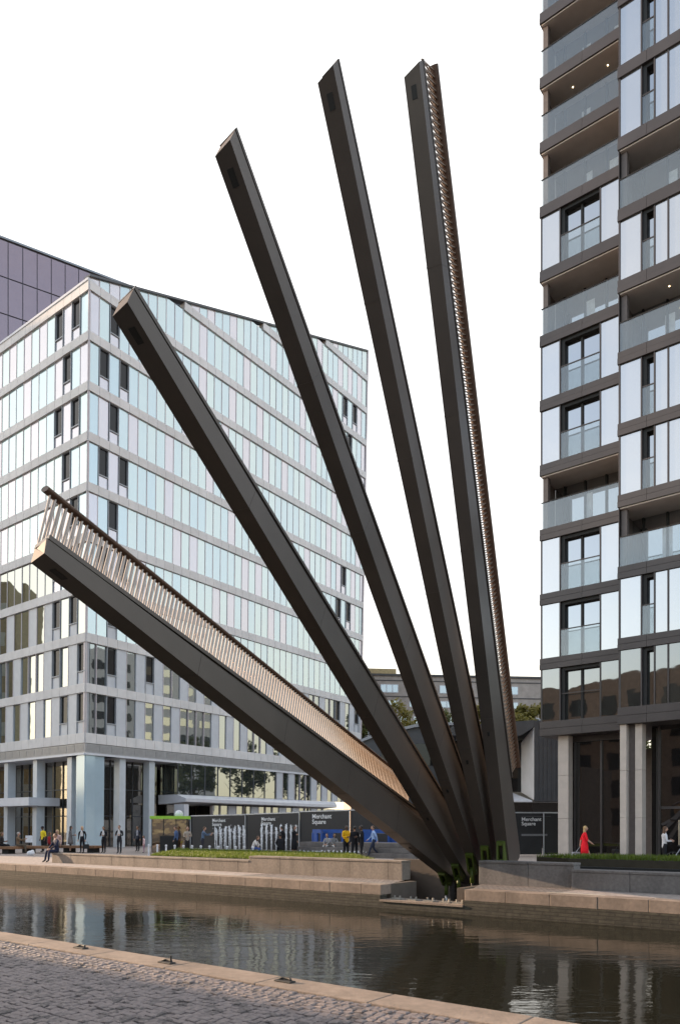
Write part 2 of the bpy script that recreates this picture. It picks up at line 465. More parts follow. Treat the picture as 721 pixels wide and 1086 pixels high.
# near quay
sN = 8.22
blocks('near_quay', sN - 60, sN + 40, NEAR - 0.46, NEAR, -0.40, 0.0, 1.5, M['coping'], 0.003)
b = MB(); b.box(C, (sN - 200, NEAR - .5, -2.0), (sN + 200, NEAR - .03, -.41)); tag(b.build('canal_wall', M['old_wall']), 'old stone canal wall under the near quay coping', 'wall')
b = MB(); b.poly([C(-400, NEAR - 14, -0.05), C(400, NEAR - 14, -0.05), C(400, NEAR - .4, -0.05), C(-400, NEAR - .4, -0.05)])
tag(b.build('near_ground', M['asphalt']), kind='structure')
def sett_field():
    b = MB(); rnd = random.Random(4)
    n = NEAR - 0.475; row = 0
    while n > NEAR - 9.5:
        d = 0.098
        s = sN - 26 + rnd.uniform(0, .2)
        w = 0.2
        while s < sN + 7:
            w = rnd.uniform(.085, .13)
            q = C(s, n)
            if q.y > 2.6 and abs(q.x) < q.y * .52 + .7:
                t = [rnd.gauss(0, .0032) for _ in range(4)]; h = rnd.gauss(0, .004) - .012
                g = .007; bl = .012
                o = [(s + g, n - g), (s + w - g, n - g), (s + w - g, n - d + g), (s + g, n - d + g)]
                i_ = [(s + g + bl, n - g - bl), (s + w - g - bl, n - g - bl), (s + w - g - bl, n - d + g + bl), (s + g + bl, n - d + g + bl)]
                lo = [C(a, c, -.045) for a, c in o]; mid = [C(a, c, h + t[k] - .008) for k, (a, c) in enumerate(o)]; hi = [C(a, c, h + t[k]) for k, (a, c) in enumerate(i_)]
                i = len(b.v); b.v += [tuple(p) for p in lo + mid + hi]
                for L in (0, 4):
                    for k in range(4):
                        j = (k + 1) % 4
                        b.f.append((i + L + k, i + L + j, i + L + 4 + j, i + L + 4 + k)); b.m.append(0)
                b.f.append((i + 8, i + 9, i + 10, i + 11)); b.m.append(0)
            s += w
        n -= d; row += 1
    return b
def sett_mat():
    m, n, p = new_mat('granite_setts')
    tc = n.nodes.new('ShaderNodeTexCoord')
    vo = n.nodes.new('ShaderNodeTexVoronoi'); vo.inputs['Scale'].default_value = 9.0
    n.links.new(tc.outputs['Object'], vo.inputs['Vector'])
    hs = n.nodes.new('ShaderNodeRGBToBW'); n.links.new(vo.outputs['Color'], hs.inputs[0])
    nz = n.nodes.new('ShaderNodeTexNoise'); nz.inputs['Scale'].default_value = 28; nz.inputs['Detail'].default_value = 6
    n.links.new(tc.outputs['Object'], nz.inputs['Vector'])
    ad = n.nodes.new('ShaderNodeMath'); ad.operation = 'ADD'; n.links.new(hs.outputs[0], ad.inputs[0]); n.links.new(nz.outputs[0], ad.inputs[1])
    rp = n.nodes.new('ShaderNodeValToRGB'); e = rp.color_ramp.elements
    e[0].position = 0.55; e[0].color = (0.065, 0.055, 0.054, 1); e[1].position = 1.0; e[1].color = (0.18, 0.147, 0.14, 1)
    n.links.new(ad.outputs[0], rp.inputs[0]); n.links.new(rp.outputs[0], p.inputs['Base Color'])
    p.inputs['Roughness'].default_value = .62
    bp = n.nodes.new('ShaderNodeBump'); bp.inputs['Strength'].default_value = .5; bp.inputs['Distance'].default_value = .006
    n.links.new(nz.outputs[0], bp.inputs['Height']); n.links.new(bp.outputs[0], p.inputs['Normal'])
    return m
M['sett'] = sett_mat()
tag(sett_field().build('cobbles', M['sett']), kind='structure')
for px, n_, lab in ((86, NEAR - .22, 'flat black iron mooring fitting nearest the left edge of the near quay coping'), (177, NEAR - .25, 'black iron mooring ring with an upright pin on the near quay coping'), (302, NEAR - .22, 'flat black iron mooring fitting on the near quay coping, right of the others')):
    s = s_at(px, n_)
    rt = empty('mooring_fitting', C(s, n_, 0), lab, 'mooring fitting', 'mooring fittings on the near quay')
    b = MB(); b.box(C, (s - .12, n_ - .05, 0.0), (s + .12, n_ + .05, .018)); b.build('base_plate', M['black'], rt, bevel=.008)
    b = MB(); b.tube([C(s - .09, n_, .02), C(s - .05, n_ + .03, .035), C(s + .05, n_ + .03, .035), C(s + .09, n_, .02)], .014, 8); b.build('bar', M['black'], rt, smooth=True)
    if px == 177:
        b = MB(); b.tube([C(s + .08, n_, .015), C(s + .08, n_, .10)], .012, 8); b.build('pin', M['black'], rt)

# ------------------------------------------------------------------ the fan bridge
K2 = 1.17
FA = 1633.75
fn = math.hypot(FA, FPX)
XF = Vector((FA / fn, -FPX / fn, 0)); YF = Vector((FPX / fn, FA / fn, 0))
FYH, FZH = 22.176 * K2, EYE + (2.8787 - EYE) * K2
BEAMS = [[-7.2426, 0.2938, 15.5598, -2.5666, 0.3398, 1.2339, 0.2585, -0.0012, -0.3572, 0.055],
         [-6.6601, 0.5001, 15.6044, -2.4438, 0.3106, 1.1462, 0.3287, 0.0172, -0.2734, 0.0437],
         [-6.0854, 0.7041, 15.6174, -2.4105, 0.2998, 1.2143, 0.3316, 0.0722, -0.1683, 0.0463],
         [-5.5539, 0.9224, 15.5887, -2.4598, 0.3131, 1.2779, 0.351, 0.1025, -0.3124, 0.0565],
         [-5.0446, 1.1377, 15.5883, -2.5047, 0.32, 1.3632, 0.3585, 0.1385, -0.61, 0.0616]]
BLAB = ['lowest beam of the fan bridge, reaching out to the left with a railing along it',
        'second lowest plain dark beam of the fan bridge, its tip before the glass office roof',
        'middle plain dark beam of the fan bridge, tip standing clear in the sky',
        'second steepest plain dark beam of the fan bridge beside the railed steep beam',
        'steepest beam of the fan bridge, with a railing along its right side']
def beam(i):
    X, th, L, off0, w, d0, d1, cut, t0, sk = BEAMS[i]
    X, L, off0, w, d0, d1, cut, t0, sk = [v * K2 for v in (X, L, off0, w, d0, d1, cut, t0, sk)]
    c, s_ = math.cos(th), math.sin(th)
    def B(x, t, off):
        return XF * (X + x) + YF * (FYH - t * c + off * s_) + Vector((0, 0, FZH + t * s_ + off * c))
    def D(t): return d0 + (d1 - d0) * t / L
    hw = w / 2
    base = B(0, -1.5, off0 + .5)
    rt = empty('bridge_beam', (base.x, base.y, -1.25), BLAB[i], 'bridge beam', 'five beams of the raised fan bridge')
    # body: side face, neck under the deck flange, deck flange
    def sec(t, skew=True):
        D_ = D(t); e = sk if skew else 0
        prof = [(-hw, 0), (hw, 0), (hw, D_ * .80), (hw - .035, D_ * .84), (hw - .035, D_ - .07), (-hw + .035, D_ - .07), (-hw + .035, D_ * .84), (-hw, D_ * .80)]
        top = cut if skew else 0
        return [B(x, t + (e * (1 if x > 0 else -1)) + (top * q / D_ if skew else 0), off0 + q) for x, q in prof]
    b = MB(); ts = [-1.9, 0, L * .25, L * .5, L * .75]
    secs = [sec(t, False) for t in ts] + [sec(L)]
    for k in range(len(secs) - 1):
        b.prism(secs[k], secs[k + 1], 0, (k == 0, False))
    b.poly(secs[-1], 1)
    body = b.build('beam_body', [M['beam'], M['beam_cap']], rt)
    def deck(t, e, top):
        D_ = D(t)
        return [B(x, t + (e * (1 if x > 0 else -1)) + top, off0 + q) for x, q in ((-hw - .012, D_ - .068), (hw + .012, D_ - .068), (hw + .012, D_), (-hw - .012, D_))]
    b = MB(); b.prism(deck(0.9, 0, 0), deck(L, sk, cut), 0)
    b.build('deck_plate', M['beam'], rt)
    for tq in (4.6, 8.1, 11.4, 14.6):
        q = 0.022
        lo = [(-hw - .004, -.004), (hw + .004, -.004), (hw + .004, D(tq) * .79), (-hw - .004, D(tq) * .79)]
        b = MB(); b.prism([B(x, tq - q, off0 + y) for x, y in lo], [B(x, tq + q, off0 + y) for x, y in lo])
        b.build('weld_seam', M['beam'], body)
    # hatch near the tip and a small seam plate with an eye lower down, both on the underside
    b = MB()
    def plate(t_a, t_b, x_a, x_b, proud, m):
        lo = [B(x_a, t_a, off0 - .002), B(x_b, t_a, off0 - .002), B(x_b, t_b, off0 - .002), B(x_a, t_b, off0 - .002)]
        hi = [B(x_a, t_a, off0 - proud), B(x_b, t_a, off0 - proud), B(x_b, t_b, off0 - proud), B(x_a, t_b, off0 - proud)]
        b.prism(lo, hi, m)
    plate(L - .52, L - .27, -.055, .065, .006, 0)
    b.build('hatch', M['black'], rt)
    b = MB(); plate(3.0, 3.35, -.16 * w / .36, .16 * w / .36, .012, 0); b.build('splice_plate', M['beam'], rt)
    b = MB(); plate(2.82, 2.94, -.03, .03, .02, 0); b.build('pin_hole', M['black'], rt)
    # green lug: two cheeks, a cross head, a pin and the hydraulic ram below
    T = t0 + .05
    b = MB()
    for sx in (-1, 1):
        x0, x1 = (.075, .125) if sx > 0 else (-.125, -.075)
        a = [B(x0, T, off0), B(x0, T, off0 - .10), B(x0, T - .55, off0 - .34), B(x0, T - .8, off0 - .30), B(x0, T - .95, off0)]
        e = [B(x1, T, off0), B(x1, T, off0 - .10), B(x1, T - .55, off0 - .34), B(x1, T - .8, off0 - .30), B(x1, T - .95, off0)]
        b.prism(a, e)
    b.prism([B(-.13, T + .02, off0 - .003), B(.13, T + .02, off0 - .003), B(.13, T - .1, off0 - .003), B(-.13, T - .1, off0 - .003)],
            [B(-.13, T + .02, off0 - .09), B(.13, T + .02, off0 - .09), B(.13, T - .1, off0 - .12), B(-.13, T - .1, off0 - .12)])
    lug = b.build('lug', M['green_lug'], rt)
    p = B(0, T - .62, off0 - .24)
    b = MB(); b.tube([p - XF * .16, p + XF * .16], .055, 12); b.build('pin', M['green_lug'], lug, smooth=False)
    b = MB(); b.tube([p + Vector((0, 0, .10)), p - Vector((0, 0, .42))], .07, 12); b.build('ram_head', M['green_lug'], rt, smooth=True)
    b = MB(); b.tube([p - Vector((0, 0, .42)), (p.x, p.y, -1.2)], .042, 12); b.build('ram_rod', M['steel'], rt, smooth=True)
    # railing
    if i in (0, 4):
        sx = -1 if i == 0 else 1
        H = .86
        xr = sx * (hw - .03)
        ta, tb = (3.05, L - .05) if i == 0 else (1.0, L + .30)
        n = 140; st = (tb - ta) / n
        # handrail: a flattened timber section
        hr = []
        for t in (ta - .1, tb + .1):
            f = D(t)
            hr.append([B(xr + (.075 if i == 0 else .13) * math.cos(a), t, off0 + f + H + .05 * math.sin(a)) for a in [2 * math.pi * q / 12 for q in range(12)]])
        b = MB(); b.prism(hr[0], hr[1]); b.build('handrail', M['rail_wood'], rt)
        rest = MB()
        for k in range(n):
            t = ta + st * (k + .5)
            b = MB() if k >= n - 100 else rest
            for dv in (-.5, .5):
                q0 = B(xr - .03 * dv, t + dv * st * .25, off0 + D(t) - .0); q1 = B(xr + .03 * dv, t + dv * st * 1.05, off0 + D(t) + H - .02)
                b.tube([q0, q1], .019, 5)
            if k >= n - 100: b.build('baluster', M['bar'], rt)
        tag(rest.build('balusters', M['bar'], rt), kind='stuff')
    return rt
for i in range(5): beam(i)
#@@BUILDINGS
# ------------------------------------------------------------------ building materials
M['band'] = mat('stone_band', (0.68, 0.65, 0.635), 0.6, 0, 0.4, 0.06, 1.5, 0.05, 30, stain=0.12)
M['louvre'] = mat('louvre_metal', (0.36, 0.35, 0.35), 0.5, 0.3, 0.5, 0.08, 3)
M['fin'] = mat('pinkish_mullion', (0.50, 0.45, 0.46), 0.5, 0.2, 0.5, 0.05, 3)
M['white_panel'] = mat('white_panel', (0.60, 0.60, 0.63), 0.35, 0, 0.5, 0.04, 2)
M['grey_panel'] = mat('lilac_grey_panel', (0.50, 0.51, 0.54), 0.4, 0, 0.5, 0.05, 2)
M['g_blue'] = glass('pale_blue_glass', (0.30, 0.39, 0.42), (0.78, 0.90, 0.93), 0.40, wave=.003)
M['g_green'] = glass('pale_green_glass', (0.33, 0.42, 0.42), (0.82, 0.92, 0.92), 0.40, wave=.003)
M['g_white'] = glass('white_backed_glass', (0.46, 0.445, 0.475), (0.90, 0.88, 0.92), 0.34, wave=.003)
M['g_dark'] = glass('dark_mirror_glass', (0.035, 0.04, 0.04), (0.74, 0.8, 0.78), 0.42, wave=0.003)
M['g_deep'] = glass('dark_open_window', (0.018, 0.017, 0.017), (0.6, 0.6, 0.6), 0.05)
M['g_shop'] = glass('ground_floor_glass', (0.035, 0.028, 0.022), (0.8, 0.76, 0.7), 0.30, clear=0.35, wave=0.003)
M['g_corner'] = glass('pale_blue_column_cladding', (0.40, 0.50, 0.56), (0.8, 0.9, 0.95), 0.16, rough=0.15)
M['column'] = mat('pale_column', (0.52, 0.55, 0.58), 0.35, 0.1, 0.5, 0.05, 2)
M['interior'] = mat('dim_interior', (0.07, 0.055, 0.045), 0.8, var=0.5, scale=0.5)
M['timber'] = mat('bench_timber', (0.20, 0.105, 0.055), 0.6, 0, 0.4, 0.25, 5)
M['dark_metal'] = mat('dark_grey_cladding', (0.075, 0.078, 0.085), 0.45, 0.2, 0.5, 0.12, 1.5, stain=0.1)
M['grey_metal'] = mat('mid_grey_cladding', (0.30, 0.31, 0.33), 0.5, 0.1, 0.5, 0.08, 2)
M['white_soffit'] = mat('white_render', (0.66, 0.67, 0.70), 0.6)

def frame(o, u, v):
    o = Vector(o); u = Vector(u); v = Vector(v)
    def f(a, b_, c): return o + u * a + v * b_ + Vector((0, 0, c))
    return f

# ------------------------------------------------------------------ glass office at the left
def office():
    z0 = 60.0
    cx0 = (89.5 - CX) / FPX * z0
    UR = Vector((0.5766, 0.8171, 0)); UL = Vector((-0.796, 0.606, 0))
    NR = Vector((0.8171, -0.5766, 0)); NL = Vector((-0.606, -0.796, 0))
    lean = 0.0095
    def fr_(o, u, v, k=0.0):
        o = Vector(o)
        def f(a, b_, c): return o + u * (a) + v * b_ + Vector((lean * c, 0, c))
        return f
    o = (cx0, z0, 0)
    FR = fr_(o, UR, NR); FL = fr_(o, UL, NL)
    LR, LL = 39.2, 26.0
    rt = empty('glass_office', o, 'large pale glass office block with stone bands and a rising roofline at the left', 'office building')
    def roof(u): return 45.55 + (60.2 - 45.55) * u / LR
    bands = [44.8 - 4.0 * k for k in range(10)]           # 44.8 ... 8.8
    rnd = random.Random(11)
    # core volume behind the skin
    b = MB()
    a_ = [FR(0.1, -.45, 8.3), FR(LR, -.45, 8.3), FR(LR, -22, 8.3), FL(LL, -.5, 8.3), FL(0.1, -.45, 8.3)]
    t_ = [FR(0.1, -.45, 45.2), FR(LR, -.45, 59.8), FR(LR, -22, 59.8), FL(LL, -.5, 44.9), FL(0.1, -.45, 44.9)]
    b.prism(a_, t_); b.build('wall', M['dark_metal'], rt)
    # end wall edge, right
    b = MB(); b.prism([FR(LR, 0.05, 8.0), FR(LR + .25, 0.05, 8.0), FR(LR + .25, -9, 8.0), FR(LR, -9, 8.0)], [FR(LR + .9, 0.05, 60.3), FR(LR + 1.15, 0.05, 60.3), FR(LR + 1.15, -9, 60.3), FR(LR + .9, -9, 60.3)])
    b.build('wall', M['fin'], rt)
    def lr_at(z): return LR + .9 * (z - 8) / 52
    # bands
    def band(F, u0, u1, zc, th, seg=2.0, dep=.10):
        b = MB(); u = u0
        while u < u1 - .02:
            e = min(u1, u + seg)
            if u1 - e < .4: e = u1
            b.box(F, (u + .012, -.5, zc - th / 2), (e - .012, dep, zc + th / 2)); u = e
        return b
    def roof_u(z):                      # where a level meets the rising roof
        return max(0.0, (z - 45.55) / (60.2 - 45.55) * LR)
    for k in range(-3, 10):
        zc = 44.8 - 4.0 * k
        th = .72 if k < 9 else .8
        u0 = roof_u(zc + .5)
        if u0 < LR - .5:
            band(FR, u0, lr_at(zc), zc, th, 1.0).build('floor_band', M['band'], rt)
        if k >= 0:
            band(FL, 0.0, LL, zc, th, 1.15).build('floor_band', M['band'], rt)
    for F, L_ in ((FR, 33.9), (FL, LL)):
        b = MB(); u = .1
        b.box(F, (0, -.5, 7.62), (L_, .02, 8.38))
        while u < L_ - 1:
            for q in range(5): b.box(F, (u + .05, .022, 7.78 + q * .11), (u + 1.08, .06, 7.84 + q * .11))
            u += 1.18
        b.build('louvre_band', M['louvre'], rt)
        b = MB(); b.box(F, (0, -3.2, 7.45), (L_, .12, 7.618)); b.build('soffit', M['white_panel'], rt)
    # roof coping
    b = MB(); b.prism([FR(-.05, -.6, 45.45), FR(-.05, .14, 45.45), FR(-.05, .14, 45.62), FR(-.05, -.6, 45.62)], [FR(LR + .9, -.6, 60.15), FR(LR + .9, .14, 60.15), FR(LR + .9, .14, 60.32), FR(LR + .9, -.6, 60.32)])
    b.build('roof_coping', M['dark_metal'], rt)
    b = MB(); b.box(FL, (0, -.6, 45.163), (LL, .16, 45.36)); b.build('roof_coping', M['white_panel'], rt)
    # corner post
    b = MB(); b.prism([FR(0, 0, 8), FR(.12, .03, 8), FL(.12, .03, 8)], [FR(0, 0, 45.2), FR(.12, .03, 45.2), FL(.12, .03, 45.2)])
    b.build('corner_post', M['fin'], rt)
    mats = [M['g_blue'], M['g_green'], M['g_white'], M['fin'], M['g_dark'], M['grey_panel']]
    opens_R = {1: [2], 2: [1, 3], 3: [2], 4: [1, 3], 5: [2], 6: [1, 3], 7: [2]}
    opens_L = {1: [1, 3], 2: [2], 3: [1, 3], 4: [2], 5: [1], 6: [1, 3], 7: [1, 3]}
    farR = {-1: [35, 37], 0: [34, 36], 1: [35], 4: [35], 5: [34, 36], 6: [35]}
    def win(F, u0, u1, za, zb, sill=True, m='g_deep'):
        b = MB()
        b.box(F, (u0 + .06, -.30, za + (1.05 if sill else .03)), (u1 - .06, -.16, zb - .02))
        o_ = b.build('window', M[m], rt)
        b = MB()
        b.box(F, (u0 + .005, -.31, za), (u0 + .06, .03, zb)); b.box(F, (u1 - .06, -.31, za), (u1 - .005, .03, zb))
        b.box(F, (u0 + .062, -.31, zb - .05), (u1 - .062, .0, zb - .003))
        if sill: b.box(F, (u0 + .062, -.31, za + .95), (u1 - .062, .03, za + 1.04))
        b.build('frame', M['grey_metal'], o_)
        if sill:
            b = MB(); b.box(F, (u0 + .062, -.31, za + .003), (u1 - .062, -.06, za + .948)); b.build('sill_panel', M['g_white' if m == 'g_deep' and za > 20 else 'grey_panel'], o_)
    def row(F, face, k, pitch, L_):
        """one storey of curtain glazing between two bands"""
        za = 44.8 - 4.0 * k + .362; zt = za + 3.275
        b = MB()
        n = int(L_ / pitch)
        i0 = 0
        lastkind = None
        for i in range(n + 2):
            u0 = i * pitch; u1 = u0 + pitch
            if u0 > lr_at(za) - .05 and face == 'R': break
            if face == 'R': u1 = min(u1, lr_at(za))
            if face == 'L' and u0 >= L_: break
            zb = zt
            if face == 'R':
                r0, r1 = roof(u0) - .12, roof(min(u1, LR)) - .12
                if r1 < za + .3: continue
                zb0, zb1 = min(zt, max(r0, za + .02)), min(zt, r1)
            else:
                zb0 = zb1 = zt
            op = (opens_R.get(k, []) + farR.get(k, [])) if face == 'R' else opens_L.get(k, [])
            if i in op and i > 0 and (face == 'L' or u1 < LR - .05) and zb1 > zt - .01:
                win(F, u0, u1, za, zt); continue
            t = rnd.random()
            if k < 8:
                p = (0.42, 0.72) if face == 'R' else (0.25, 0.50)
                if face == 'R' and i < 5: p = (.5, .7)
                m = 0 if t < p[0] else (1 if t < p[1] else 2)
                if lastkind == m == 2: m = 1
                lastkind = m
                if face == 'R' and k == 7: m = 1 if t < .5 else 0
                if face == 'L' and k in (7,) and i in (4, 6, 9): m = 5
                if face == 'L' and k == 7 and m != 5: m = 4
                if face == 'L' and k == 6: m = 4 if i > 3 else 0
            else:
                m = 2
            j = rnd.uniform(-.012, .012)
            q = [F(u0 + .03, -.05 + j, za), F(u1 - .03, -.05 - j, za), F(u1 - .03, -.05 - j, zb1), F(u0 + .03, -.05 + j, zb0)]
            b.poly(q, m)
            b.prism([F(u0 - .03, -.10, za), F(u0 + .03, -.10, za), F(u0 + .03, -.015, za), F(u0 - .03, -.015, za)],
                    [F(u0 - .03, -.10, zb0), F(u0 + .03, -.10, zb0), F(u0 + .03, -.015, zb0), F(u0 - .03, -.015, zb0)], 3)
        b.build('curtain_glazing', mats, rt)
    def slots(F, face, k, pitch, L_, pat, zlo=None, zhi=None, u_start=0.0):
        """a storey of pale panels with separate tall dark windows"""
        za = (44.8 - 4.0 * k + .362) if zlo is None else zlo; zt = (za + 3.275) if zhi is None else zhi
        b = MB(); i = 0; u0 = u_start
        while u0 < L_ - .2:
            u1 = min(u0 + pitch, L_)
            ch = pat[i % len(pat)]
            if ch == 'p':
                w_ = MB(); w_.box(F, (u0 + .02, -.3, za), (u1 - .02, -.01, zt)); w_.build('wall_panel', M['grey_panel'], rt)
            elif ch == 'o':
                win(F, u0, u1, za, zt)
            else:
                w_ = MB(); w_.box(F, (u0 + .05, -.3, za), (u1 - .05, -.12, zt)); o_ = w_.build('window', M['g_dark'], rt)
                w_ = MB()
                w_.box(F, (u0 - .01, -.29, za), (u0 + .045, .02, zt)); w_.build('frame', M['fin'], o_)
            u0 = u1; i += 1
    for k in range(-3, 8):
        row(FR, 'R', k + 1 if False else k, 1.0, LR) if k != 8 else None
    # the storey numbering: row k lies above band k
    for k in range(1, 8): row(FL, 'L', k, 1.2, LL)
    slots(FR, 'R', 8, 1.0, lr_at(14), 'wwopwpopwwpwpwpwwpwpwpwwpwpwpwwp')
    slots(FR, 'R', 9, 1.0, lr_at(10), 'wwopwpwpwpwwwwpwpwpwwwpwpwwpwpww')
    slots(FL, 'L', 8, 1.2, LL, 'opwopwwwpww')
    slots(FL, 'L', 9, 1.2, LL, 'opopwpwpwpw')
    # ground floor: recessed glass, columns, corner column, canopy, low wing
    b = MB(); b.box(FR, (2.48, -2.6, 0), (9.5, -2.45, 7.44)); sh = b.build('shop_window', M['g_shop'], rt)
    b = MB()
    for u in (3.1, 4.3, 5.5, 6.7, 7.9, 9.1): b.box(FR, (u, -2.44, 0), (u + .07, -2.36, 7.44))
    for z in (2.6, 4.9): b.box(FR, (2.48, -2.355, z), (9.5, -2.33, z + .08))
    b.build('frame', M['dark_metal'], sh)
    b = MB(); b.box(FL, (2.62, -2.6, 0), (LL, -2.45, 7.44)); sh = b.build('shop_window', M['g_shop'], rt)
    b = MB()
    for q in range(17): b.box(FL, (2.7 + q * 1.35, -2.44, 0), (2.77 + q * 1.35, -2.36, 7.44))
    for z in (2.6, 4.9): b.box(FL, (2.62, -2.355, z), (LL, -2.33, z + .08))
    b.build('frame', M['dark_metal'], sh)
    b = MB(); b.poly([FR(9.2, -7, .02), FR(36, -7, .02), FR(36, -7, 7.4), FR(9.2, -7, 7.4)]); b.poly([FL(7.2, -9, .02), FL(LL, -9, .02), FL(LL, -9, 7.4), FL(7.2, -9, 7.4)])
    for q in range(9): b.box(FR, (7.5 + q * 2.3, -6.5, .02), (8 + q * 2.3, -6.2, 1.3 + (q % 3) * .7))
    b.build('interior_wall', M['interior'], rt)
    for F, u0, u1 in ((FR, .05, 1.95), (FL, .05, 1.35)):
        b = MB(); b.box(F, (u0, -1.0, 0), (u1, -.12, 7.44)); b.build('corner_column', M['g_corner'], rt)
    for F, us in ((FR, (3.6, 6.75)), (FL, (2.2, 7.3, 12.0, 17))):
        for u in us:
            b = MB(); b.box(F, (u, -1.0, 0), (u + .62, -.25, 7.44)); b.build('column', M['column'], rt)
    # entrance bay windows, wall and canopy on the right face
    b = MB()
    b.box(FR, (9.75, -2.3, 4.65), (23.5, .0, 7.44)); o_ = b.build('bay_window', M['g_dark'], rt)
    for q in range(9):
        b = MB(); b.box(FR, (9.75 + q * 1.7, -.02, 4.66), (9.83 + q * 1.7, .06, 7.44)); b.build('frame', M['dark_metal'], o_)
    slots(FR, 'R', 9, 1.0, LR, 'pwpwwwpwpwpwpwpw', 4.65, 7.44 if True else 0, 23.6)
    b = MB(); b.prism([FR(9.6, -2.3, 3.75), FR(9.6, 1.3, 3.95), FR(9.6, 1.3, 4.25), FR(9.6, .1, 4.62), FR(9.6, -2.3, 4.62)], [FR(34.0, -2.3, 3.75), FR(34.0, .35, 3.95), FR(34.0, .35, 4.25), FR(34.0, .1, 4.62), FR(34.0, -2.3, 4.62)])
    b.build('canopy', M['white_panel'], rt)
    b = MB(); b.box(FR, (9.6, -.2, 0), (10.15, 1.1, 3.74)); b.build('canopy_post', M['white_panel'], rt)
    slots(FR, 'R', 9, 1.1, 36.0, 'wwpwwpwwwpwpwwp', 0.0, 3.74, 14.2)
    b = MB(); b.box(FR, (10.2, -2.0, 0), (14.1, -1.8, 3.74)); o_ = b.build('entrance_glass', M['g_shop'], rt)
    b = MB(); b.box(FL, (6.6, -2.0, 3.5), (12.5, .9, 4.2)); b.build('canopy', M['white_panel'], rt)
office()

# ------------------------------------------------------------------ purple tower behind it
def purple():
    U = Vector((.848, .53, 0)); N = Vector((.53, -.848, 0))
    z = 97.0; o = Vector((-.4506 * z, z, 0)) - U * 22
    F = frame(o, U, N)
    rt = empty('purple_building', o, 'tall purple grey glass building rising behind the pale office at the upper left', 'office building')
    H = EYE + 626 * z / FPX; L_ = 66; fl = 4.75
    M['purple'] = glass('purple_grey_glass', (0.21, 0.148, 0.158), (0.74, 0.60, 0.63), 0.24, wave=.004)
    M['purple_line'] = mat('purple_frame', (0.05, 0.04, 0.05), .5)
    b = MB(); b.box(F, (0, -20, 0), (L_, -.1, H - .1)); b.build('wall', M['purple_line'], rt)
    k = 0; zt = H - .25
    rnd = random.Random(3)
    while zt > 6:
        zb = max(zt - fl, 0)
        b = MB(); u = 0
        while u < L_ - .1:
            j = rnd.uniform(-.01, .01)
            b.poly([F(u + .05, j, zb + .08), F(u + 1.72, -j, zb + .08), F(u + 1.72, -j, zt - .08), F(u + .05, j, zt - .08)], 0)
            u += 1.77
        b.build('window', M['purple'], rt); zt = zb
    b = MB(); b.box(F, (-.1, -20, H - .098), (L_ + .1, .12, H + .15)); b.build('roof_coping', M['grey_metal'], rt)
purple()

# ------------------------------------------------------------------ apartment tower at the right
M['bronze'] = mat('bronze_band', (0.070, 0.061, 0.059), 0.42, 0.35, 0.5, 0.08, 1.2, stain=0.1)
M['side_bounce'] = mat('warm_bounce_cladding', (0.52, 0.36, 0.22), .5, 0, .5, .06, 2)  # warm tone chosen to bounce sunlight onto the bridge beams
M['soffit'] = mat('balcony_soffit', (0.60, 0.53, 0.48), 0.7, 0, .3, .06, 2)
M['t_glass'] = glass('tower_panel_glass', (0.14, 0.15, 0.16), (0.98, 0.95, 0.92), 0.50, wave=.004)
M['t_win'] = glass('tower_window_glass', (0.03, 0.03, 0.03), (0.88, 0.90, 0.92), 0.46, wave=.003)
M['t_dark'] = glass('tower_lobby_glass', (0.012, 0.011, 0.011), (0.75, 0.75, 0.75), 0.14, wave=.003)
M['t_low'] = glass('tower_lower_glass', (0.03, 0.03, 0.028), (0.85, 0.85, 0.82), 0.34, wave=.006)
M['balu'] = glass('balustrade_glass', (0.5, 0.55, 0.55), (0.95, 0.97, 0.97), 0.09, clear=0.94, wave=.001)
M['t_stone'] = mat('pale_stone_column', (0.50, 0.44, 0.39), 0.7, 0, .3, .07, 3, stain=.1)
M['t_brown'] = mat('brown_reveal', (0.13, 0.105, 0.095), .6)
M['lampglow'] = mat('downlight', (1, .9, .7), .5, emit=((1, .8, .45), 2.5))
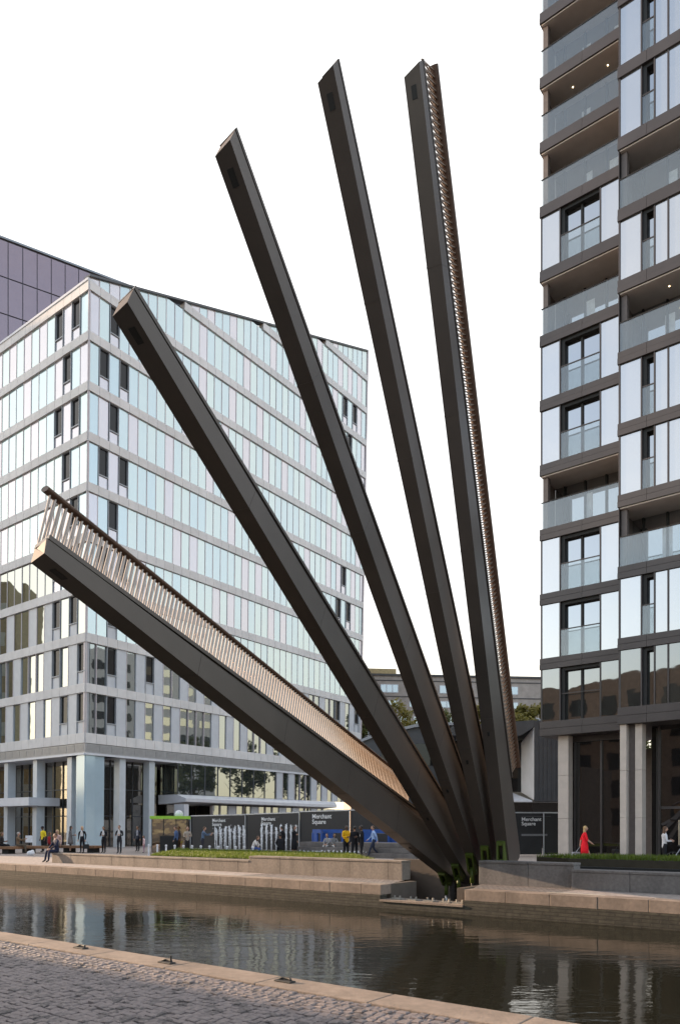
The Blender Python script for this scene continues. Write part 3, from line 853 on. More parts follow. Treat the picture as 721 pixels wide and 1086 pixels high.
def tower():
    T0 = Vector(((572.5 - CX) / FPX * 37, 37, 0))
    U = Vector((.781, -.625, 0)); N = Vector((-.625, -.781, 0))
    F1 = frame(T0, U, N); F2 = frame(T0 + N * 1.22, U, N)
    rt = empty('apartment_tower', T0, 'tall bronze and glass apartment tower with glass balconies filling the right edge', 'apartment building')
    ST = 3.17
    A, Bx, Cx = 0.0, 4.2, 17.0
    rowsA = 'GWWBWWBWBBBBWWB'; rowsB = 'gwbwwbwbwwwbwwb'
    nst = len(rowsA)
    zk = [6.5 + ST * k for k in range(nst + 1)]
    # core and the side wall facing left
    b = MB()
    b.box(F1, (.45, -12, 6.9), (Bx - .02, -2.2, zk[-1] + 2)); b.box(F2, (Bx + .5, -13, 6.9), (Cx, -3.2, zk[-1] + 2))
    b.build('core_wall', M['t_brown'], rt)
    b = MB(); b.box(F1, (.02, -12, 6.2), (.42, -1.9, zk[-1] + 2)); b.build('side_wall', M['side_bounce'], rt)  # unseen left wall, used as a warm reflector for the beams
    def fband(F, u0, u1, z, th, depth=2.3, mid=.5):
        b = MB()
        us = [u0, (u0 + u1) / 2 if u1 - u0 < 6 else u0 + 1.25]
        if u1 - u0 >= 6:
            while us[-1] + 4.2 < u1: us.append(us[-1] + 4.2)
        us.append(u1)
        for a, e in zip(us[:-1], us[1:]):
            b.box(F, (a + .006, -depth, z - th / 2), (e - .006, 0, z - .012)); b.box(F, (a + .006, -depth, z + .012), (e - .006, -.03, z + th / 2))
        b.box(F, (u0 + .01, -depth + .01, z - .0118), (u1 - .01, -.06, z + .0118))
        return b.build('floor_band', M['bronze'], rt)
    for k in range(nst + 1):
        fband(F1, A - .05, Bx, zk[k], .70 if k == 0 else .54)
        fband(F2, Bx - .06, Cx, zk[k] + .12, .74 if k == 0 else .54, 3.3)
    def pane(F, u0, u1, za, zb, name='glass_panel', m='t_glass', v=-.09, parent=None):
        b = MB(); b.box(F, (u0 + .025, v - .06, za), (u1 - .025, v, zb)); return b.build(name, M[m], parent or rt)
    def edge(F, us, za, zb, name='mullion', m='bronze', parent=None):
        for u in us:
            b = MB(); b.box(F, (u - .03, -.2, za), (u + .03, -.05, zb)); b.build(name, M[m], parent or rt)
    def window(F, u0, u1, za, zb, mid, juliet=True, m='t_win'):
        b = MB(); b.box(F, (u0 + .18, -.42, za), (u1 - .02, -.36, zb - .16)); w_ = b.build('window', M[m], rt)
        b = MB()
        b.box(F, (u0 + .03, -.5, za), (u0 + .19, -.13, zb)); b.box(F, (u0 + .19, -.5, zb - .155), (u1 - .02, -.13, zb))
        for u in mid: b.box(F, (u - .055, -.355, za), (u + .055, -.28, zb - .16))
        b.build('frame', M['black'], w_)
        if juliet:
            b = MB(); b.box(F, (u0 + .02, -.10, za), (u1 - .02, -.075, za + 1.25)); b.build('juliet_glass', M['balu'], w_)
            b = MB(); b.box(F, (u0 + .02, -.115, za + 1.255), (u1 - .02, -.06, za + 1.30)); b.build('juliet_rail', M['bronze'], w_)
    def balcony(F, u0, u1, za, zb, dep, lamps, seed):
        rnd = random.Random(seed)
        o_ = None
        b = MB(); b.box(F, (u0 + .03, -.10, za - .02), (u1 - .02, -.075, za + 1.28)); o_ = b.build('balcony', M['balu'], rt)
        b = MB(); b.box(F, (u0 + .02, -.12, za + 1.283), (u1 - .02, -.055, za + 1.32)); b.build('handrail', M['black'], o_)
        b = MB(); b.box(F, (u0 + .03, -dep, zb - .06), (u1 - .03, -.08, zb - .003)); b.build('soffit', M['soffit'], o_)
        b = MB(); b.box(F, (u0 + .05, -.50, za), (u0 + .30, -.22, zb - .062)); b.build('column', M['t_brown'], o_)
        b = MB(); b.box(F, (u0 + .012, -dep, za), (u0 + .048, -.51, zb - .062)); b.build('side_reveal', M['t_brown'], o_)
        # glazed back wall
        b = MB(); b.box(F, (u0 + .05, -dep - .06, za), (u1 - .05, -dep - .004, zb - .062)); b.build('back_window', M['t_win'], o_)
        b = MB(); u = u0 + .5
        while u < u1 - .2:
            b.box(F, (u, -dep, za), (u + .09, -dep + .09, zb - .062)); u += 1.05
        b.build('back_frame', M['black'], o_)
        b = MB(); u = u0 + 1.35 + rnd.uniform(0, .3)
        while u < u1 - .4:
            b.box(F, (u, -dep + .002, za), (u + .42, -dep + .012, za + 1.9)); u += rnd.uniform(1.1, 1.9)
        b.build('curtain', M['white_soffit'], o_)
        for lu in lamps:
            p = F(lu, -dep * .5, zb - .062)
            b = MB(); b.tube([p, p - Vector((0, 0, .015))], .026, 10); b.build('downlight', M['lampglow'], o_)
    for k in range(nst):
        za, zb = zk[k] + .275, zk[k + 1] - .275
        if k == 0: za = zk[0] + .36
        t = rowsA[k]
        if t in 'WG':
            g, wi = ('t_glass', 't_win') if t == 'W' else ('t_low', 't_low')
            pane(F1, A + .02, .98, za, zb, m=g); pane(F1, 2.93, Bx, za, zb, m=g)
            edge(F1, (A + .03, .98, 2.93), za, zb)
            window(F1, 1.0, 2.9, za, zb, (1.98,), t == 'W', wi)
            if t == 'G':
                b = MB(); b.box(F1, (1.03, -.11, za + 1.25), (2.88, -.07, za + 1.29)); b.build('juliet_rail', M['bronze'], rt)
        else:
            balcony(F1, A, Bx, za, zb, 1.75, (1.3, 3.0) if k == 9 else (), 50 + k)
        za += .12; zb += .12
        t = rowsB[k]
        if t in 'wg':
            g, wi = ('t_glass', 't_win') if t == 'w' else ('t_low', 't_low')
            q0 = Bx
            pane(F2, q0, q0 + .95, za, zb, m=g)
            window(F2, q0 + .98, q0 + 1.5, za, zb, (), t == 'w', wi)
            pane(F2, q0 + 1.53, q0 + 2.05, za, zb, m=g)
            edge(F2, (q0 + .03, q0 + .96, q0 + 1.51, q0 + 2.07), za, zb)
            u = q0 + 2.07; 
            while u < Cx - .3:
                pane(F2, u + .02, min(u + 2.1, Cx), za, zb, m=g); u += 2.12
        else:
            balcony(F2, Bx, Bx + 7.5, za, zb, 1.75, (Bx + 1.9,) if k in (5,) else (), 70 + k)
            pane(F2, Bx + 7.5, Cx, za, zb)
    b = MB()
    b.box(F2, (Bx - .02, -3.3, 7.0), (Bx + .008, -.05, zk[-1])); b.build('side_wall', M['bronze'], rt)
    # ground floor
    b = MB(); b.box(F1, (.75, -1.3, 0), (4.5, -1.2, 6.14)); o_ = b.build('lobby_glass', M['t_dark'], rt)
    b = MB()
    for u in (1.25, 2.55): b.box(F1, (u, -1.19, 0), (u + .09, -1.1, 5.85))
    b.box(F1, (.75, -1.19, 5.86), (4.4, -1.05, 6.14)); b.build('frame', M['bronze'], o_)
    def col(F, u0, u1, v0, v1, zt, m='t_stone'):
        b = MB(); z = 0
        for z1 in (2.1, 4.2, zt): b.box(F, (u0, v0, z + .008), (u1, v1, z1)); z = z1
        b.build('column', M[m], rt, bevel=.01)
    col(F1, .72, 1.24, -1.0, -.45, 6.14)
    col(F2, Bx + .02, Bx + .30, -.75, -.12, 6.24); col(F2, Bx + .62, Bx + .92, -.85, -.3, 6.24)
    b = MB(); b.box(F2, (Bx + .3, -.8, 0), (Bx + .62, -.5, 6.24)); b.build('column', M['t_brown'], rt)
    b = MB(); b.box(F2, (Bx + .95, -1.7, 0), (Cx, -1.6, 6.24)); o_ = b.build('lobby_glass', M['t_dark'], rt)
    b = MB()
    for u in (1.25, 2.4, 3.5, 5.2): b.box(F2, (Bx + u, -1.59, 0), (Bx + u + .08, -1.5, 6.2))
    b.box(F2, (Bx + 1.34, -1.59, 2.5), (Bx + 5.1, -1.52, 2.62)); b.build('frame', M['bronze'], o_)
    b = MB(); b.tube([F2(Bx + 2.15, -1.45, .9), F2(Bx + 2.15, -1.45, 2.0)], .025, 8); b.build('door_handle', M['steel'], o_)
    b = MB(); b.box(F1, (.4, -11, 0), (12, -9, 6.1)); b.build('core_wall', M['t_brown'], rt)
tower()
#@@REST
# ------------------------------------------------------------------ buildings seen only as reflections and shade (near bank)
def block_building(name, label, o, U, N, L_, D_, H, wallm, winm, nx, nz, ww, wh, cat='building', z0=2.0, group=None):
    F = frame(o, U, N)
    rt = empty(name, o, label, cat, group)
    b = MB(); b.box(F, (0, -D_, 0), (L_, 0, H)); b.build('wall', wallm, rt)
    for k in range(nz):
        z = z0 + (H - z0 - .6) * k / nz
        for i in range(nx):
            u = L_ * (i + .5) / nx
            b = MB(); b.box(F, (u - ww / 2, .004, z), (u + ww / 2, .05, z + wh)); b.build('window', winm, rt)
    return rt
M['tan_brick'] = mat('tan_brick', (0.50, 0.37, 0.19), .85, var=.15, scale=3)
M['cream'] = mat('cream_window', (0.72, 0.68, 0.55), .5)
M['near_brick'] = mat('brown_brick', (0.22, 0.15, 0.11), .85, var=.2, scale=3)
block_building('near_bank_building', 'low brown brick building on the near bank, seen only as shade and reflection', C(sN - 110, NEAR - 5.7), XC, YC, 88, 8, 7.6, M['near_brick'], M['g_dark'], 22, 2, 1.6, 1.9)
block_building('tall_brick_building', 'tall brown brick building on the near bank, seen only reflected in the tower glass', C(-32, NEAR - 19.5), XC, YC, 33, 12, 18.0, M['near_brick'], M['g_deep'], 9, 5, 1.7, 1.9)
block_building('tan_brick_block', 'tan brick block with cream windows, seen only reflected in the glass office', (-60, 71, 0), Vector((-.2, 1, 0)).normalized(), Vector((1, .2, 0)).normalized(), 44, 6, 33, M['tan_brick'], M['cream'], 9, 8, 2.8, 1.7)
block_building('tall_shade_block', 'tall far off block left of the picture that keeps the sun off the office side', (-121, 117, 0), Vector((0, 1, 0)), Vector((1, 0, 0)), 48, 14, 70, M['tan_brick'], M['g_dark'], 10, 14, 3.2, 1.8)
block_building('pale_apartment_block', 'pale apartment block seen only reflected in the glass office', (64, 62, 0), Vector((.3, 1, 0)).normalized(), Vector((-1, .3, 0)).normalized(), 26, 16, 34, M['white_panel'], M['g_dark'], 6, 10, 2.8, 1.5)

# ------------------------------------------------------------------ brown slab block, trees and dark pavilion in the distance
M['slab_brick'] = mat('grey_brown_brick', (0.46, 0.385, 0.335), .85, 0, .3, .12, 1.2, stain=.15)
M['slab_win'] = mat('white_window_frame', (0.62, 0.62, 0.63), .5)
M['w_glass'] = glass('old_window_glass', (.06, .07, .08), (.8, .85, .9), .35)
def slab():
    z = 128.0
    o = at(372, z + 6); U = Vector((1, .10, 0)).normalized(); N = Vector((.10, -1, 0)).normalized()
    F = frame(o, U, N)
    rt = empty('brown_slab_block', o, 'long grey brown brick slab block with white windows seen between the beams', 'apartment building')
    H = hgt(716, 134)
    b = MB(); b.box(F, (0, -12, 0), (44, 0, H)); b.build('wall', M['slab_brick'], rt)
    b = MB(); b.box(F, (-.1, -12.1, H), (44.1, .25, H + .35)); b.build('roof_edge', M['bronze'], rt)
    b = MB(); b.box(F, (1.5, -8, H + .352), (8.5, -2, H + 1.7)); b.build('roof_hut', M['tan_brick'], rt)
    cols = [(2.0, 1.3), (5.3, 3.2), (10.5, 1.3), (16.0, 2.6), (19.7, 2.4), (24, 1.3), (29, 1.5), (37.2, 1.2)]
    for k in range(9):
        zt = H - 1.5 - k * 2.85
        if zt < 4: break
        if k in (0, 1):
            use = [(u, w, 1.5 if k == 0 else 1.2) for u, w in cols]
        elif k in (2, 3):
            use = [(1.8 + i * 3.15, 2.6, 2.1) for i in range(14)]
        else:
            use = [(1.8 + i * 3.15, 2.0, 1.4) for i in range(14)]
        for u, w, h in use:
            b = MB(); b.box(F, (u, -.1, zt - h), (u + w, .06, zt)); o_ = b.build('window', M['slab_win'], rt)
            n = max(1, int(w / .9)); 
            b = MB()
            for q in range(n):
                b.box(F, (u + w * q / n + .1, .062, zt - h + .12), (u + w * (q + 1) / n - .1, .08, zt - .12))
            b.build('pane', M['w_glass'], o_)
    for k in range(8):
        b = MB(); zt = H - .9 - k * 2.85; b.box(F, (-.02, .0, zt), (44, .08, zt + .18)); b.build('floor_band', M['bronze'], rt)
slab()

M['leaf_a'] = leaf_mat('leaves_yellow_green', (0.09, 0.085, 0.015), (0.20, 0.17, 0.03), (0.36, 0.28, 0.06))
M['leaf_b'] = leaf_mat('leaves_green', (0.05, 0.06, 0.016), (0.10, 0.11, 0.028), (0.20, 0.18, 0.05))
M['bark'] = mat('bark', (0.085, 0.065, 0.045), .9, var=.3, scale=8)
def tree(x, y, H, rad, seed, leafm, label, group, leaves=8000, ls=.26):
    rnd = random.Random(seed)
    rt = empty('broadleaf_tree', (x, y, 0), label, 'tree', group)
    b = MB()
    top = H * .62
    b.tube([(x, y, 0), (x + .1, y, H * .25), (x - .1, y + .1, H * .45), (x, y, top)], [.28, .22, .16, .06], 8)
    tips = []
    for k in range(11):
        a = rnd.uniform(0, 6.28); z0 = H * rnd.uniform(.28, .55); ln = rad * rnd.uniform(.55, .95)
        p1 = Vector((x + math.cos(a) * ln * .5, y + math.sin(a) * ln * .5, z0 + ln * .35)); p2 = Vector((x + math.cos(a) * ln, y + math.sin(a) * ln, z0 + ln * rnd.uniform(.5, .95)))
        b.tube([(x, y, z0), p1, p2], [.11, .07, .02], 6); tips.append(p2)
    b.build('trunk', M['bark'], rt)
    clumps = []
    for k in range(44):
        th = rnd.uniform(0, 6.28); ph = math.acos(rnd.uniform(-.75, 1)); rr = rnd.uniform(.35, 1) ** .6
        clumps.append((Vector((x + rad * rr * math.sin(ph) * math.cos(th), y + rad * rr * math.sin(ph) * math.sin(th), H * .66 + (H * .34) * rr * math.cos(ph) * .95)), rad * rnd.uniform(.14, .34)))
    b = MB()
    for k in range(leaves):
        c, r_ = rnd.choice(clumps)
        d = Vector((rnd.gauss(0, 1), rnd.gauss(0, 1), rnd.gauss(0, .8))); d = d.normalized() * r_ * rnd.uniform(.3, 1.1)
        p = c + d
        u = Vector((rnd.gauss(0, 1), rnd.gauss(0, 1), rnd.gauss(0, 1))).normalized(); v = u.orthogonal().normalized()
        s = ls * rnd.uniform(.6, 1.3)
        b.poly([p - u * s, p + v * s * .5, p + u * s, p - v * s * .5])
    b.build('crown', leafm, rt)
for px, z, y_top, rad, seed, lm, lab in ((388, 96, 752, 1.8, 1, 'leaf_b', 'small green tree against the edge of the glass office'),
                                    (428, 100, 744, 3.6, 2, 'leaf_a', 'yellow green tree before the brown slab, left of the middle beam'),
                                    (463, 98, 752, 3.0, 3, 'leaf_b', 'green tree showing in gaps between the middle beams'),
                                    (512, 98, 738, 2.6, 4, 'leaf_a', 'tree showing in the gap left of the steepest beam'),
                                    (558, 92, 737, 2.6, 5, 'leaf_a', 'yellow green tree over the pavilion roof, right of the steepest beam'),
                                    (584, 94, 735, 2.8, 6, 'leaf_a', 'yellow green tree beside the apartment tower edge')):
    p = at(px, z)
    tree(p.x, p.y, hgt(y_top, z), rad, seed, M[lm], lab, 'trees beyond the pavilion')
# trees that only the office glass mirrors
for k, (x, y) in enumerate(((42, 78), (47, 88), (40, 95))):
    tree(x, y, 16, 4.2, 20 + k, M['leaf_b'], 'leafy tree seen only as a reflection in the glass office', 'trees mirrored in the office', 2500, .4)

def pavilion():
    z = 60.0
    rt = empty('dark_pavilion', at(470, z), 'low angular dark grey clad pavilion behind the foot of the beams', 'pavilion')
    def px(x, y, dz=0): return Vector(((x - CX) / FPX * (z + dz), z + dz, hgt(y, z)))
    # left wing with a slanting roofline
    b = MB()
    prof = [(376, 790), (399, 781), (440, 772), (482, 770), (482, 862), (376, 862)]
    b.prism([px(x, y) for x, y in prof], [px(x, y) + Vector((0, 9, 0)) for x, y in prof]); b.build('wall', M['dark_metal'], rt)
    b = MB(); prof = [(375, 790.5), (399, 781), (440, 771.6), (482, 769.4), (482, 766.5), (440, 768.6), (399, 778), (375, 787.5)]
    b.prism([px(x, y) + Vector((0, -.35, 0)) for x, y in prof], [px(x, y) + Vector((0, 9, 0)) for x, y in prof]); b.build('roof_edge', M['grey_metal'], rt)
    b = MB()
    b.prism([px(404, 790) + Vector((0, -.05, 0)), px(470, 788) + Vector((0, -.05, 0)), px(470, 812) + Vector((0, -.05, 0)), px(404, 812) + Vector((0, -.05, 0))],
            [px(404, 790) + Vector((0, .3, 0)), px(470, 788) + Vector((0, .3, 0)), px(470, 812) + Vector((0, .3, 0)), px(404, 812) + Vector((0, .3, 0))]); b.build('window', M['g_deep'], rt)
    # right block, standing forward, with the splayed reveal
    q = -5.0
    def py(x, y, dz=0.0): return Vector(((x - CX) / FPX * (z + q), z + q + dz, hgt(y, z + q)))
    prof = [(482, 771), (566, 764), (597, 764), (597, 850), (560, 848), (482, 838)]
    b = MB()
    b.prism([py(566, 764), py(640, 765), py(640, 850), py(566, 850)], [py(566, 764, 7), py(640, 765, 7), py(640, 850, 7), py(566, 850, 7)]); cl = b.build('wall', M['dark_metal'], rt)
    b = MB()
    for k in range(16):
        x = 567 + k * 4.5
        b.prism([py(x, 764.4, -.05), py(x + .9, 764.4, -.05), py(x + .9, 849.5, -.05), py(x, 849.5, -.05)], [py(x, 764.4, -.004), py(x + .9, 764.4, -.004), py(x + .9, 849.5, -.004), py(x, 849.5, -.004)])
    b.build('standing_seams', M['dark_metal'], cl)
    b = MB(); b.prism([py(480, 770), py(566, 763.6), py(566, 771), py(552, 780), py(480, 780)], [py(480, 770, 6), py(566, 763.6, 6), py(566, 771, 6), py(552, 780, 6), py(480, 780, 6)]); b.build('fascia', M['dark_metal'], rt)
    b = MB(); b.prism([py(566, 771.2), py(566, 848), py(561, 838, 2.4), py(561, 784, 2.4)], [py(566, 771.2, .3), py(566, 848, .3), py(561, 838, 2.7), py(561, 784, 2.7)]); b.build('splayed_reveal', M['band'], rt)
    b = MB(); b.prism([py(482, 781, 2.5), py(562, 781, 2.5), py(562, 838, 2.5), py(482, 838, 2.5)], [py(482, 781, 2.8), py(562, 781, 2.8), py(562, 838, 2.8), py(482, 838, 2.8)]); b.build('window', M['g_deep'], rt)
    b = MB(); b.prism([py(482, 849, .0), py(564, 849, .0), py(549, 838.3, 2.4), py(482, 838.3, 2.4)], [py(482, 850.5, .0), py(564, 850.5, .0), py(549, 840, 2.4), py(482, 840, 2.4)]); b.build('sloping_soffit', M['white_soffit'], rt)
    b = MB(); b.prism([py(482, 850.8, 1), py(597, 850.8, 1), py(597, 900, 1), py(482, 900, 1)], [py(482, 850.8, 1.3), py(597, 850.8, 1.3), py(597, 900, 1.3), py(482, 900, 1.3)]); b.build('window', M['t_dark'], rt)
pavilion()

# ------------------------------------------------------------------ plaza: hoardings, kiosk, steps, barriers
M['hoard'] = mat('charcoal_hoarding', (0.022, 0.022, 0.024), .55, 0, .4, .15, 1.0, stain=.2)
M['ink'] = mat('pale_lettering', (0.72, 0.72, 0.72), .6, emit=None)
M['ink_dim'] = mat('grey_lettering', (0.16, 0.16, 0.165), .6)
M['blue'] = mat('blue_barrier_plastic', (0.018, 0.075, 0.30), .45, 0, .5, .15, 3)
M['galv'] = mat('galvanised_post', (0.42, 0.43, 0.45), .45, .6, .5, .1, 6)
def text_mesh(body, size, m, parent, loc, U, thick=.004, name='lettering', space=1.0):
    cu = bpy.data.curves.new('lettering', 'FONT'); cu.body = body; cu.size = size; cu.extrude = thick; cu.space_line = space; cu.resolution_u = 3; cu.offset = size * .012
    t = bpy.data.objects.new('lettering', cu); COL.objects.link(t)
    dg = bpy.context.evaluated_depsgraph_get()
    me = bpy.data.meshes.new_from_object(t.evaluated_get(dg)); bpy.data.objects.remove(t)
    me.materials.clear(); me.materials.append(m)
    o = bpy.data.objects.new(name, me); COL.objects.link(o)
    o.parent = parent; o.location = Vector(loc) - origin(parent)
    U = Vector(U).normalized(); Z = Vector((0, 0, 1)); Nn = U.cross(Z)
    o.rotation_euler = Matrix((U, Z, Nn)).transposed().to_euler()
    return o
def hoarding(pxa, za, pxb, zb, ha, hb, lab, text=None, tx=.32, grp='dark hoardings around the plaza works', tsize=.34):
    A = at(pxa, za); B_ = at(pxb, zb); U = (B_ - A); L_ = U.length; U = U / L_; N = Vector((U.y, -U.x, 0))
    F = frame(A, U, N)
    rt = empty('site_hoarding', A, lab, 'hoarding', grp)
    def q(u, v, f): return F(u, v, ha + (hb - ha) * u / L_ + f)
    b = MB(); b.prism([F(.04, -.05, .1), F(L_ - .04, -.05, .1), F(L_ - .04, .02, .1), F(.04, .02, .1)], [q(.04, -.05, -.06), q(L_ - .04, -.05, -.06), q(L_ - .04, .02, -.06), q(.04, .02, -.06)])
    b.build('panel', M['hoard'], rt)
    b = MB(); b.prism([q(0, -.09, -.055), q(L_, -.09, -.055), q(L_, .05, -.055), q(0, .05, -.055)], [q(0, -.09, .02), q(L_, -.09, .02), q(L_, .05, .02), q(0, .05, .02)]); b.build('top_rail', M['galv'], rt)
    b = MB(); b.tube([F(.0, .08, 0), q(.0, .08, 0)], .035, 8); b.build('post', M['galv'], rt)
    if text:
        w_ = L_ * tx
        text_mesh(text, tsize, M['ink'], rt, q(w_, .028, -.5), U, name='lettering', space=.85)
        b = MB(); b.box(F, (w_, .021, ha * .46), (w_ + 1.5, .03, ha * .46 + .12)); b.build('small_print', M['ink_dim'], rt)
        b = MB(); b.box(F, (w_, .021, ha - .24), (w_ + 1.7, .028, ha - .225)); b.build('rule', M['ink_dim'], rt)
    return rt
hoarding(203, 57, 261, 54, 2.55, 2.6, 'dark hoarding panel at the left behind the first fountain, with pale lettering', 'Merchant\nSquare', .40)
hoarding(261, 54, 318, 51, 2.62, 2.7, 'dark hoarding panel behind the second fountain, with pale lettering', 'Merchant\nSquare', .30)
hoarding(318, 51, 371, 48.5, 2.75, 2.8, 'dark hoarding panel reading Merchant Square above the blue barrier and the seated pair', 'Merchant\nSquare', .26, tsize=.42)
hoarding(371, 48.5, 440, 46, 2.8, 2.85, 'dark hoarding panel partly hidden under the lowest beam', 'Merchant\nSquare', .33, tsize=.36)
hoarding(545, 44, 575, 44, 2.55, 2.55, 'dark mesh hoarding between the steepest beam and the tower, with pale lettering', 'Merchant\nSquare', .25, tsize=.30)
hoarding(575.4, 44, 600, 44.5, 2.55, 2.55, 'short dark mesh hoarding tucked against the tower column', None)

def barrier(pxa, pxb, z, lab):
    A = at(pxa, z); B_ = at(pxb, z - .6); U = (B_ - A); L_ = U.length; U /= L_; N = Vector((U.y, -U.x, 0)); F = frame(A, U, N)
    rt = empty('blue_barrier', A, lab, 'barrier', 'blue barriers before the hoardings')
    zb, zt = .55, 1.55
    b = MB(); b.box(F, (0, -.05, zt - .22), (L_, .05, zt)); b.build('top_board', M['blue'], rt)
    b = MB(); b.box(F, (0, -.05, zb), (L_, .05, zb + .25)); b.build('bottom_board', M['blue'], rt)
    n = max(2, int(L_ / .55))
    for k in range(n + 1):
        u = L_ * k / n
        b = MB(); b.box(F, (u - .05, -.06, .0), (u + .05, .06, zt - .225)); b.build('upright', M['blue'], rt)
    for k in range(0, n, 3):
        b = MB(); u = L_ * k / n; b.box(F, (u + .06, -.03, zb + .252), (u + L_ / n - .06, .03, zt - .223)); b.build('infill_panel', M['blue'], rt)
barrier(332, 341, 46.5, 'short blue site barrier left of the seated pair')
barrier(342.5, 363, 46.3, 'blue site barrier between the seated pair and the man in yellow')
barrier(385, 412, 45.2, 'blue site barrier behind the walking man in a blue shirt')
barrier(413.5, 436, 44.8, 'blue site barrier partly under the lowest beam')

b_ = empty('plaza_steps', at(350, 45), 'broad grey granite steps on the plaza before the hoardings', 'steps')
A = at(318, 45.4); B_ = at(448, 40.5); U = (B_ - A); L_ = U.length; U /= L_; N = Vector((U.y, -U.x, 0)); F = frame(A, U, N)
for k in range(3):
    b = MB()
    b.box(F, (0, -1.6, .005 + .27 * k), (L_, .9 - .45 * k, .262 + .27 * k)); b.build('step', M['granite_shade_grey'], b_, bevel=.01)

def kiosk():
    z = 49.5
    A = at(160.5, z); U = Vector((.985, .17, 0)); N = Vector((.17, -.985, 0)); F = frame(A, U, N)
    rt = empty('glass_kiosk', A, 'small glass kiosk with a lime green roof edge beside the first hoarding', 'kiosk')
    M['copper'] = glass('brown_mirror_kiosk_glass', (.05, .03, .018), (.8, .68, .55), .35, wave=.012, wscale=1)
    M['lime'] = mat('lime_roof_edge', (0.30, 0.55, 0.04), .5)
    b = MB(); b.box(F, (.05, -2.2, .02), (2.35, 0, 2.22)); o_ = b.build('glass_wall', M['copper'], rt)
    b = MB()
    for u in (.05, .8, 1.6, 2.3): b.box(F, (u - .02, .002, .02), (u + .03, .03, 2.22))
    b.build('frame', M['black'], o_)
    b = MB(); b.prism([F(-.08, -2.4, 2.225), F(2.5, -2.4, 2.225), F(2.5, .12, 2.225), F(-.08, .12, 2.225)], [F(-.08, -2.4, 2.42), F(2.5, -2.4, 2.42), F(2.5, .12, 2.42), F(-.08, .12, 2.42)]); b.build('roof', M['lime'], rt)
    b = MB(); b.ball(F(1.75, -.8, 2.55), .28, .28, .28, 0, 12, 8); b.box(F, (1.55, -1, 2.425), (1.95, -.6, 2.56)); b.build('roof_vent', M['white_soffit'], rt, smooth=False)
    b = MB(); b.box(F, (.62, .45, 0), (1.55, 1.1, 1.12)); bb = b.build('litter_bin', M['black'], None, bevel=.02)
    tag(bb, 'large square black bin standing before the kiosk glass', 'bin')
kiosk()

# raised lawns
M['grass'] = leaf_mat('grass_blades', (0.055, 0.085, 0.010), (0.11, 0.155, 0.014), (0.20, 0.23, 0.025))
def lawn(poly, z, label_kind, seed, count, hgt_, name='lawn'):
    b = MB(); b.prism([C(s, n, 0.005) for s, n in poly], [C(s, n, z) for s, n in poly])
    tag(b.build('planter_bed', M['lawn_soil']), kind='structure')
    rnd = random.Random(seed); b = MB()
    n0 = min(p[1] for p in poly); n1 = max(p[1] for p in poly); s0 = min(p[0] for p in poly); s1 = max(p[0] for p in poly)
    def inside(s, n):
        c = False; j = len(poly) - 1
        for i in range(len(poly)):
            (xi, yi), (xj, yj) = poly[i], poly[j]
            if (yi > n) != (yj > n) and s < (xj - xi) * (n - yi) / (yj - yi) + xi: c = not c
            j = i
        return c
    k = 0
    while k < count:
        s, n = rnd.uniform(s0, s1), rnd.uniform(n0, n1)
        if not inside(s, n): continue
        k += 1
        a = rnd.uniform(0, 6.28); d = Vector((math.cos(a), math.sin(a), 0)) * .018; p = C(s, n, z - .01)
        h = hgt_ * rnd.uniform(.5, 1.25); l = Vector((rnd.gauss(0, .25), rnd.gauss(0, .25), 1)) * h
        b.poly([p - d, p + d, p + l])
    return tag(b.build(name, M['grass']), kind='stuff')
l0, l1 = s_at(158, 2.62), s_at(392, 4.0)
lawn([(l0, 2.7), (s_at(385, 2.7), 2.7), (l1, 4.4), (s_at(372, 9.5), 9.5), (s_at(190, 9.5), 9.5)], .46, 'lawn', 5, 24000, .12, 'grass')
bR = s_at(566, 4.0)
lawn([(bR, 4.2), (bR + 1.2, 3.7), (bR + 24, 3.4), (bR + 24, 6.2), (bR + 2.0, 5.4)], .76, 'lawn', 6, 26000, .14, 'grass')
b = MB(); b.box(C, (bR + .6, 3.2, .01), (bR + 24, 3.32, .56)); tag(b.build('recess_shade_strip', M['black']), 'long black strip put in for the recess shadow under the bright grass at the right', 'shade strip')  # black box drawn where the recess under the grass lies in shadow

# timber bench platforms at the left
def bench(px0, px1, z, lab):
    A = at(px0, z); B_ = at(px1, z - 1.0); U = (B_ - A); L_ = U.length; U /= L_; N = Vector((U.y, -U.x, 0)); F = frame(A, U, N)
    rt = empty('timber_bench', A, lab, 'bench', 'timber benches on the plaza')
    b = MB(); b.box(F, (0, -.8, .30), (L_, .3, .46)); b.build('seat', M['timber'], rt, bevel=.01)
    k = .5
    while k < L_ - .2:
        b = MB(); b.box(F, (k, -.6, 0), (k + .45, .1, .298)); b.build('leg', M['black'], rt); k += 1.9
bench(-60, 18, 48.5, 'broad timber bench platform cut by the left edge, a reader sitting on it')
bench(19, 51, 49.5, 'long timber bench platform behind the man in the navy suit')
bench(62, 103, 50.5, 'low timber bench platform behind the standing women in dark clothes')
p = at(33, 45.0); b = MB(); b.ball(p + Vector((0, 0, .13)), .24, .17, .16, 0, 12, 8); b.ball(p + Vector((.1, 0, .22)), .12, .10, .12, 0, 10, 6)
tag(b.build('carrier_bag', M['white_soffit'], smooth=True), 'crumpled white carrier bag on the paving by the benches', 'bag')

